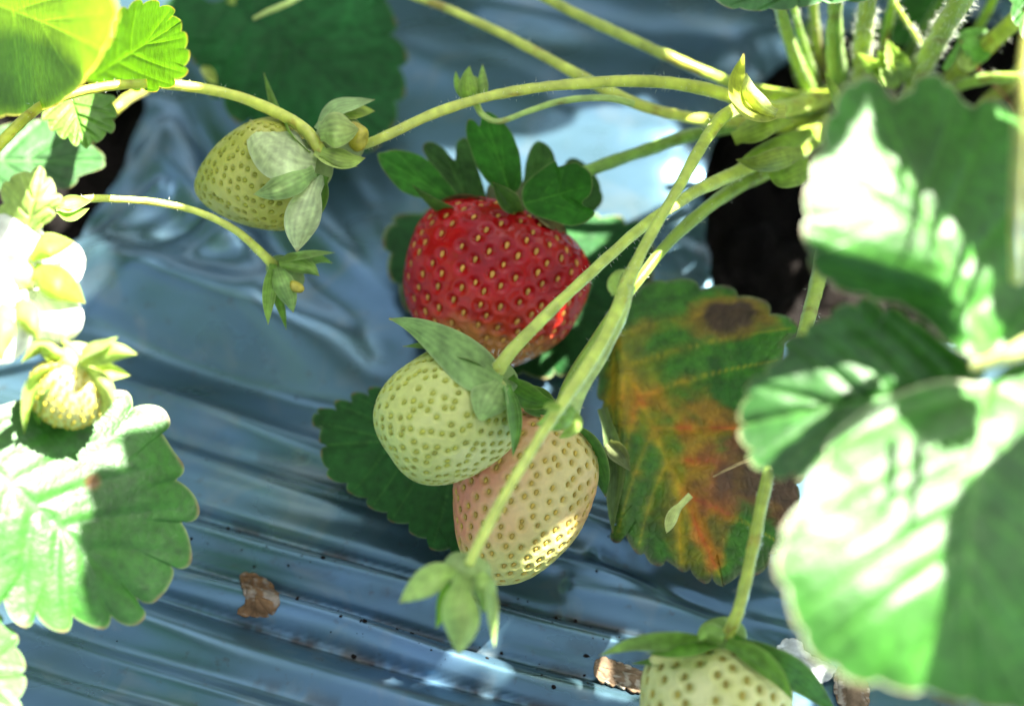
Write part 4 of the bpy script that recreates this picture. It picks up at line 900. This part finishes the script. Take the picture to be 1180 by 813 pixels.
def crumbs():
    V = []; Fc = []
    for i in range(210):
        if i < 110:
            k = rr_.choice([(390, 735, 690, 772), (210, 612, 400, 663), (480, 730, 760, 800), (600, 690, 760, 775), (330, 690, 520, 745)])
            f = rr_.random(); x = k[0] + (k[2] - k[0]) * f + rr_.gauss(0, 14); y = k[1] + (k[3] - k[1]) * f + rr_.gauss(0, 11)
        else: x = rr_.uniform(60, 900); y = rr_.uniform(60, 800)
        s = rr_.choice([.08, .1, .1, .12, .14, .18, .22, .3, .45]) * (1 if i < 110 else .6) * .001
        w = P(x, y, 0); h = float(film_height(np.array([w[0]]), np.array([w[1]]))[0]) * .001
        c = np.array([w[0], w[1], h + s * .3]); o = len(V)
        ex = (rr_.uniform(.7, 1.5), rr_.uniform(.6, 1.1), rr_.uniform(.5, .9)); an = rr_.uniform(0, 6.28)
        for a in range(5):
            for b in range(7):
                th = math.pi * a / 4; p_ = 2 * math.pi * b / 7; k_ = rr_.uniform(.65, 1.25)
                q_ = (ex[0] * math.sin(th) * math.cos(p_) * k_, ex[1] * math.sin(th) * math.sin(p_) * k_, ex[2] * math.cos(th) * k_)
                V.append(c + s * np.array((q_[0] * math.cos(an) - q_[1] * math.sin(an), q_[0] * math.sin(an) + q_[1] * math.cos(an), q_[2])))
        Fc += [(o + a * 7 + b, o + a * 7 + (b + 1) % 7, o + a * 7 + 7 + (b + 1) % 7, o + a * 7 + 7 + b) for a in range(4) for b in range(7)]
    return V, Fc
V, Fc = crumbs()
o = mesh_obj('soil_crumbs', np.array(V), Fc, M_SOIL, None, origin=(0, 0, 0), smooth=False); o['kind'] = 'stuff'; o['label'] = 'dark soil crumbs scattered in the folds of the film'

# ================================================================== FOLIAGE ABOVE AND AROUND THE VIEW (unseen leaves added to cast shadows, and neighbouring plants)
def over(zs, H):
    """the place H mm up, towards the sun, whose shadow falls on the photo pixel at height zs"""
    def f(px, py, z):
        zz = zs(px, py) if callable(zs) else zs
        a = P(px, py, zz)
        return a + SUN * ((H + np.asarray(z) - zz) * .001 / SUN[2])[..., None]
    return f
CV, CF, CC, CID = [], [], [], []
def shadow_caster(outline, zs, H, teeth=20, amp=8, seed=0, wob=3):  # added unseen leaf, its outline shaped by the shadow it should cast
    o = np.array(outline, float); b = o[0]; tp = o[len(o) // 2]
    V, Fc, C = leaf_mesh(outline, (0, 0, 0, 0, 0), b, tp, teeth=teeth, amp=amp, nsec=5, quilt=.6, wob=wob, nth=160, nr=20, mapper=over(zs, H), seed=seed, col=(.045, .135, .035))
    k = sum(len(v) for v in CV); CID.append(seed); CV.append(V); CC.append(C); CF.extend([tuple(k + i for i in f) for f in Fc])
    x, y = Q(V); ins = ((x > 0) & (x < 1180) & (y > 0) & (y < 813)).mean()
    if ins > 0: print('canopy leaf in frame', seed, ins)
    if (V[:, 2].max() > CAM[2]): print('canopy above camera', seed)
# shadows over the middle of the film
shadow_caster([(150, 60), (300, -60), (460, 20), (500, 200), (430, 400), (300, 480), (150, 420), (110, 250)], 0, 262, seed=201)
shadow_caster([(150, 440), (300, 380), (450, 380), (560, 520), (560, 640), (420, 720), (240, 700), (130, 590)], 0, 268, seed=202)
shadow_caster([(60, 720), (150, 640), (330, 660), (420, 720), (435, 830), (370, 920), (220, 920), (80, 860)], 0, 262, amp=5, seed=203)
shadow_caster([(400, -80), (600, -90), (690, -20), (690, 70), (590, 120), (470, 140), (410, 60)], 0, 225, seed=204)
shadow_caster([(440, 200), (560, 190), (620, 230), (650, 330), (620, 420), (520, 450), (430, 400), (410, 280)], 10, 225, seed=205)
shadow_caster([(470, 430), (560, 400), (660, 430), (720, 500), (716, 558), (686, 585), (650, 604), (614, 631), (560, 668), (480, 560)], 27, 205, teeth=6, amp=2, seed=206)
shadow_caster([(720, 245), (790, 238), (880, 330), (900, 470), (830, 610), (740, 608), (690, 560), (660, 480), (685, 330)], 10, 175, seed=207)
shadow_caster([(440, 800), (500, 806), (548, 806), (592, 790), (600, 850), (560, 890), (500, 900), (440, 880)], 0, 195, teeth=10, amp=3, seed=208)
shadow_caster([(580, 702), (640, 704), (676, 720), (690, 745), (686, 772), (650, 788), (590, 794), (574, 745)], 0, 195, teeth=4, amp=1, seed=221, wob=.4)
shadow_caster([(812, 285), (860, 265), (915, 275), (915, 340), (860, 350), (822, 335)], -15, 165, teeth=8, amp=2, seed=222)
shadow_caster([(700, -40), (800, -60), (880, -40), (900, 40), (850, 110), (780, 110), (720, 50)], 0, 180, seed=209)
shadow_caster([(760, 640), (850, 580), (950, 600), (980, 720), (900, 800), (800, 800), (740, 730)], 0, 165, seed=214)
shadow_caster([(430, 620), (500, 600), (560, 622), (572, 700), (560, 770), (500, 790), (430, 760), (420, 680)], 55, 215, teeth=12, amp=3, seed=215)
shadow_caster([(215, 110), (330, 60), (440, 100), (440, 200), (390, 290), (300, 300), (220, 270), (190, 190)], 52, 262, teeth=12, seed=216)
shadow_caster([(700, 748), (745, 744), (768, 752), (768, 792), (735, 800), (704, 792)], 0, 170, teeth=4, amp=1, seed=224, wob=.4)
shadow_caster([(872, 548), (930, 492), (985, 452), (1000, 464), (950, 520), (900, 564)], 98, 165, teeth=10, amp=5, seed=225, wob=.6)
# shadows on the near leaf
for k_, (x_, y_, l_) in enumerate(((1030, 232, 90), (1062, 240, 70), (1112, 250, 95), (1140, 262, 80), (1000, 215, 60), (1085, 500, 80), (1050, 505, 60))):  # thin unseen slivers added for shadow streaks
    shadow_caster([(x_ - 6, y_ - 20), (x_ + 8, y_ - 20), (x_ + 7, y_ + l_ * .5), (x_ + 1, y_ + l_), (x_ - 4, y_ + l_ * .6)], 118, 165, teeth=2, amp=.5, seed=230 + k_)
shadow_caster([(-80, 40), (-10, 26), (40, 34), (76, 62), (90, 95), (75, 125), (30, 150), (-80, 140)], lambda X, Y: 92 + 55 * (X - 60) / 100 - 14 * (Y - 40) / 100, 345, teeth=10, amp=4, seed=240)
shadow_caster([(1000, 125), (1040, 112), (1085, 108), (1115, 130), (1180, 134), (1300, 150), (1320, 260), (1220, 290), (1150, 270), (1090, 250), (1040, 235), (990, 210), (985, 160)], 120, 185, teeth=22, amp=7, seed=210)
shadow_caster([(1010, 490), (1060, 450), (1120, 470), (1110, 520), (1050, 530), (1020, 510)], 110, 170, teeth=10, amp=10, seed=211)
shadow_caster([(1100, 590), (1150, 520), (1240, 470), (1330, 600), (1310, 800), (1220, 800), (1160, 740), (1130, 680)], 112, 180, teeth=10, amp=4, seed=212)
shadow_caster([(196, 484), (172, 500), (132, 516), (127, 534), (140, 548), (97, 560), (88, 584), (102, 600), (84, 612), (84, 632), (98, 642), (97, 662), (118, 682), (141, 686), (137, 706), (150, 730), (260, 730), (290, 600), (250, 480)], 48, 262, teeth=2, amp=.5, seed=213)
shadow_caster([(740, 720), (840, 690), (960, 700), (990, 780), (960, 860), (840, 880), (720, 860), (700, 790)], 25, 165, seed=217)
shadow_caster([(605, 642), (680, 622), (770, 630), (790, 715), (690, 722), (605, 714)], 0, 200, teeth=6, amp=2, seed=218)
shadow_caster([(645, 440), (720, 400), (745, 560), (780, 655), (740, 670), (700, 604)], 15, 195, teeth=6, amp=2, seed=219)
shadow_caster([(950, 770), (1080, 790), (1240, 740), (1260, 860), (1080, 900), (950, 870)], 0, 150, seed=220)

# neighbouring plants on the same bed, behind and to both sides
NG = np.random.RandomState(33)
def clump(cx, cy, n, rad, h):
    for i in range(n):
        a = NG.uniform(0, 6.28); r = rad * NG.uniform(.2, 1) ; s = NG.uniform(.03, .05)
        c = np.array([cx + r * math.cos(a), cy + r * math.sin(a), h * NG.uniform(.4, 1)])
        nrm = np.array([.5 * math.cos(a), .5 * math.sin(a), 1]) + NG.normal(size=3) * .25; nrm /= np.linalg.norm(nrm)
        e1 = np.cross(nrm, NG.normal(size=3)); e1 /= np.linalg.norm(e1); e2 = np.cross(nrm, e1)
        mp_ = lambda px, py, z: c + (px[..., None] - 500) * e1 * s / 100 + (py[..., None] - 500) * e2 * s / 100 + z[..., None] * nrm * .001
        V, Fc, C = leaf_mesh([(500, 400), (560, 430), (590, 500), (570, 570), (500, 600), (430, 570), (410, 500), (440, 430)], (0, 0, 0, 0, 0), (500, 400), (500, 600), teeth=18, amp=8, nsec=4, wob=3, cup=-4, nth=72, nr=9, mapper=mp_, seed=int(300 + i), col=(.045, .13, .035))
        k = sum(len(v) for v in CV); x, y = Q(V)
        dep = (V - CAM) @ FW
        if ((x > -20) & (x < 1200) & (y > -20) & (y < 833) & (dep > 0)).any(): continue
        CV.append(V); CC.append(C); CF.extend([tuple(k + i_ for i_ in f) for f in Fc])
for k in range(-4, 5): clump(k * .24 + .05, .33 + .03 * (k % 2), 34, .13, .30)
clump(-.32, .08, 44, .13, .26); clump(.32, .12, 44, .13, .26); clump(-.42, -.12, 26, .12, .22); clump(.42, -.12, 26, .12, .22); clump(.12, .22, 26, .10, .28)
o = mesh_obj('foliage_and_shadow_casters', np.vstack(CV), CF, M_LEAF, None, np.vstack(CC), origin=(0, 0, 0)); o['kind'] = 'stuff'
o['label'] = 'leaves of surrounding strawberry plants and added unseen leaves shaped to cast shadows'

# ================================================================== LIGHT, SKY, CAMERA
w = bpy.data.worlds.new('World'); scene.world = w; w.use_nodes = True
nt = w.node_tree; bg = nt.nodes['Background']
sky = nt.nodes.new('ShaderNodeTexSky'); sky.sky_type = 'NISHITA'; sky.sun_disc = False
elev = math.asin(SUN[2]); az = math.atan2(SUN[0], SUN[1])
sky.sun_elevation = elev; sky.sun_rotation = az; sky.dust_density = 3.0; sky.ozone_density = .6
hs = nt.nodes.new('ShaderNodeHueSaturation'); hs.inputs['Saturation'].default_value = .42
nt.links.new(sky.outputs[0], hs.inputs['Color']); nt.links.new(hs.outputs[0], bg.inputs[0]); bg.inputs[1].default_value = .05
sl = bpy.data.lights.new('Sun', 'SUN'); sl.energy = 5.0; sl.angle = R(.5); sl.color = (1, .95, .86)
so = bpy.data.objects.new('Sun', sl); COL.objects.link(so)
so.rotation_euler = Vector(-SUN).to_track_quat('-Z', 'Y').to_euler(); so.location = (.6, .3, 1)
cd = bpy.data.cameras.new('Camera'); co = bpy.data.objects.new('Camera', cd); COL.objects.link(co)
co.location = CAM; co.rotation_euler = (R(90 - PITCH), 0, 0)
cd.sensor_fit = 'HORIZONTAL'; cd.sensor_width = 23.5; cd.lens = 23.5 * F / 1180
cd.clip_start = .005; cd.clip_end = 500
cd.dof.use_dof = True; cd.dof.focus_distance = depth(P(540, 470, 38)); cd.dof.aperture_fstop = 6.0
scene.camera = co
scene.view_settings.view_transform = 'Standard'; scene.view_settings.look = 'None'; scene.view_settings.gamma = 1
scene.view_settings.exposure = 3.0
scene.render.engine = 'CYCLES'
scene.cycles.use_denoising = True
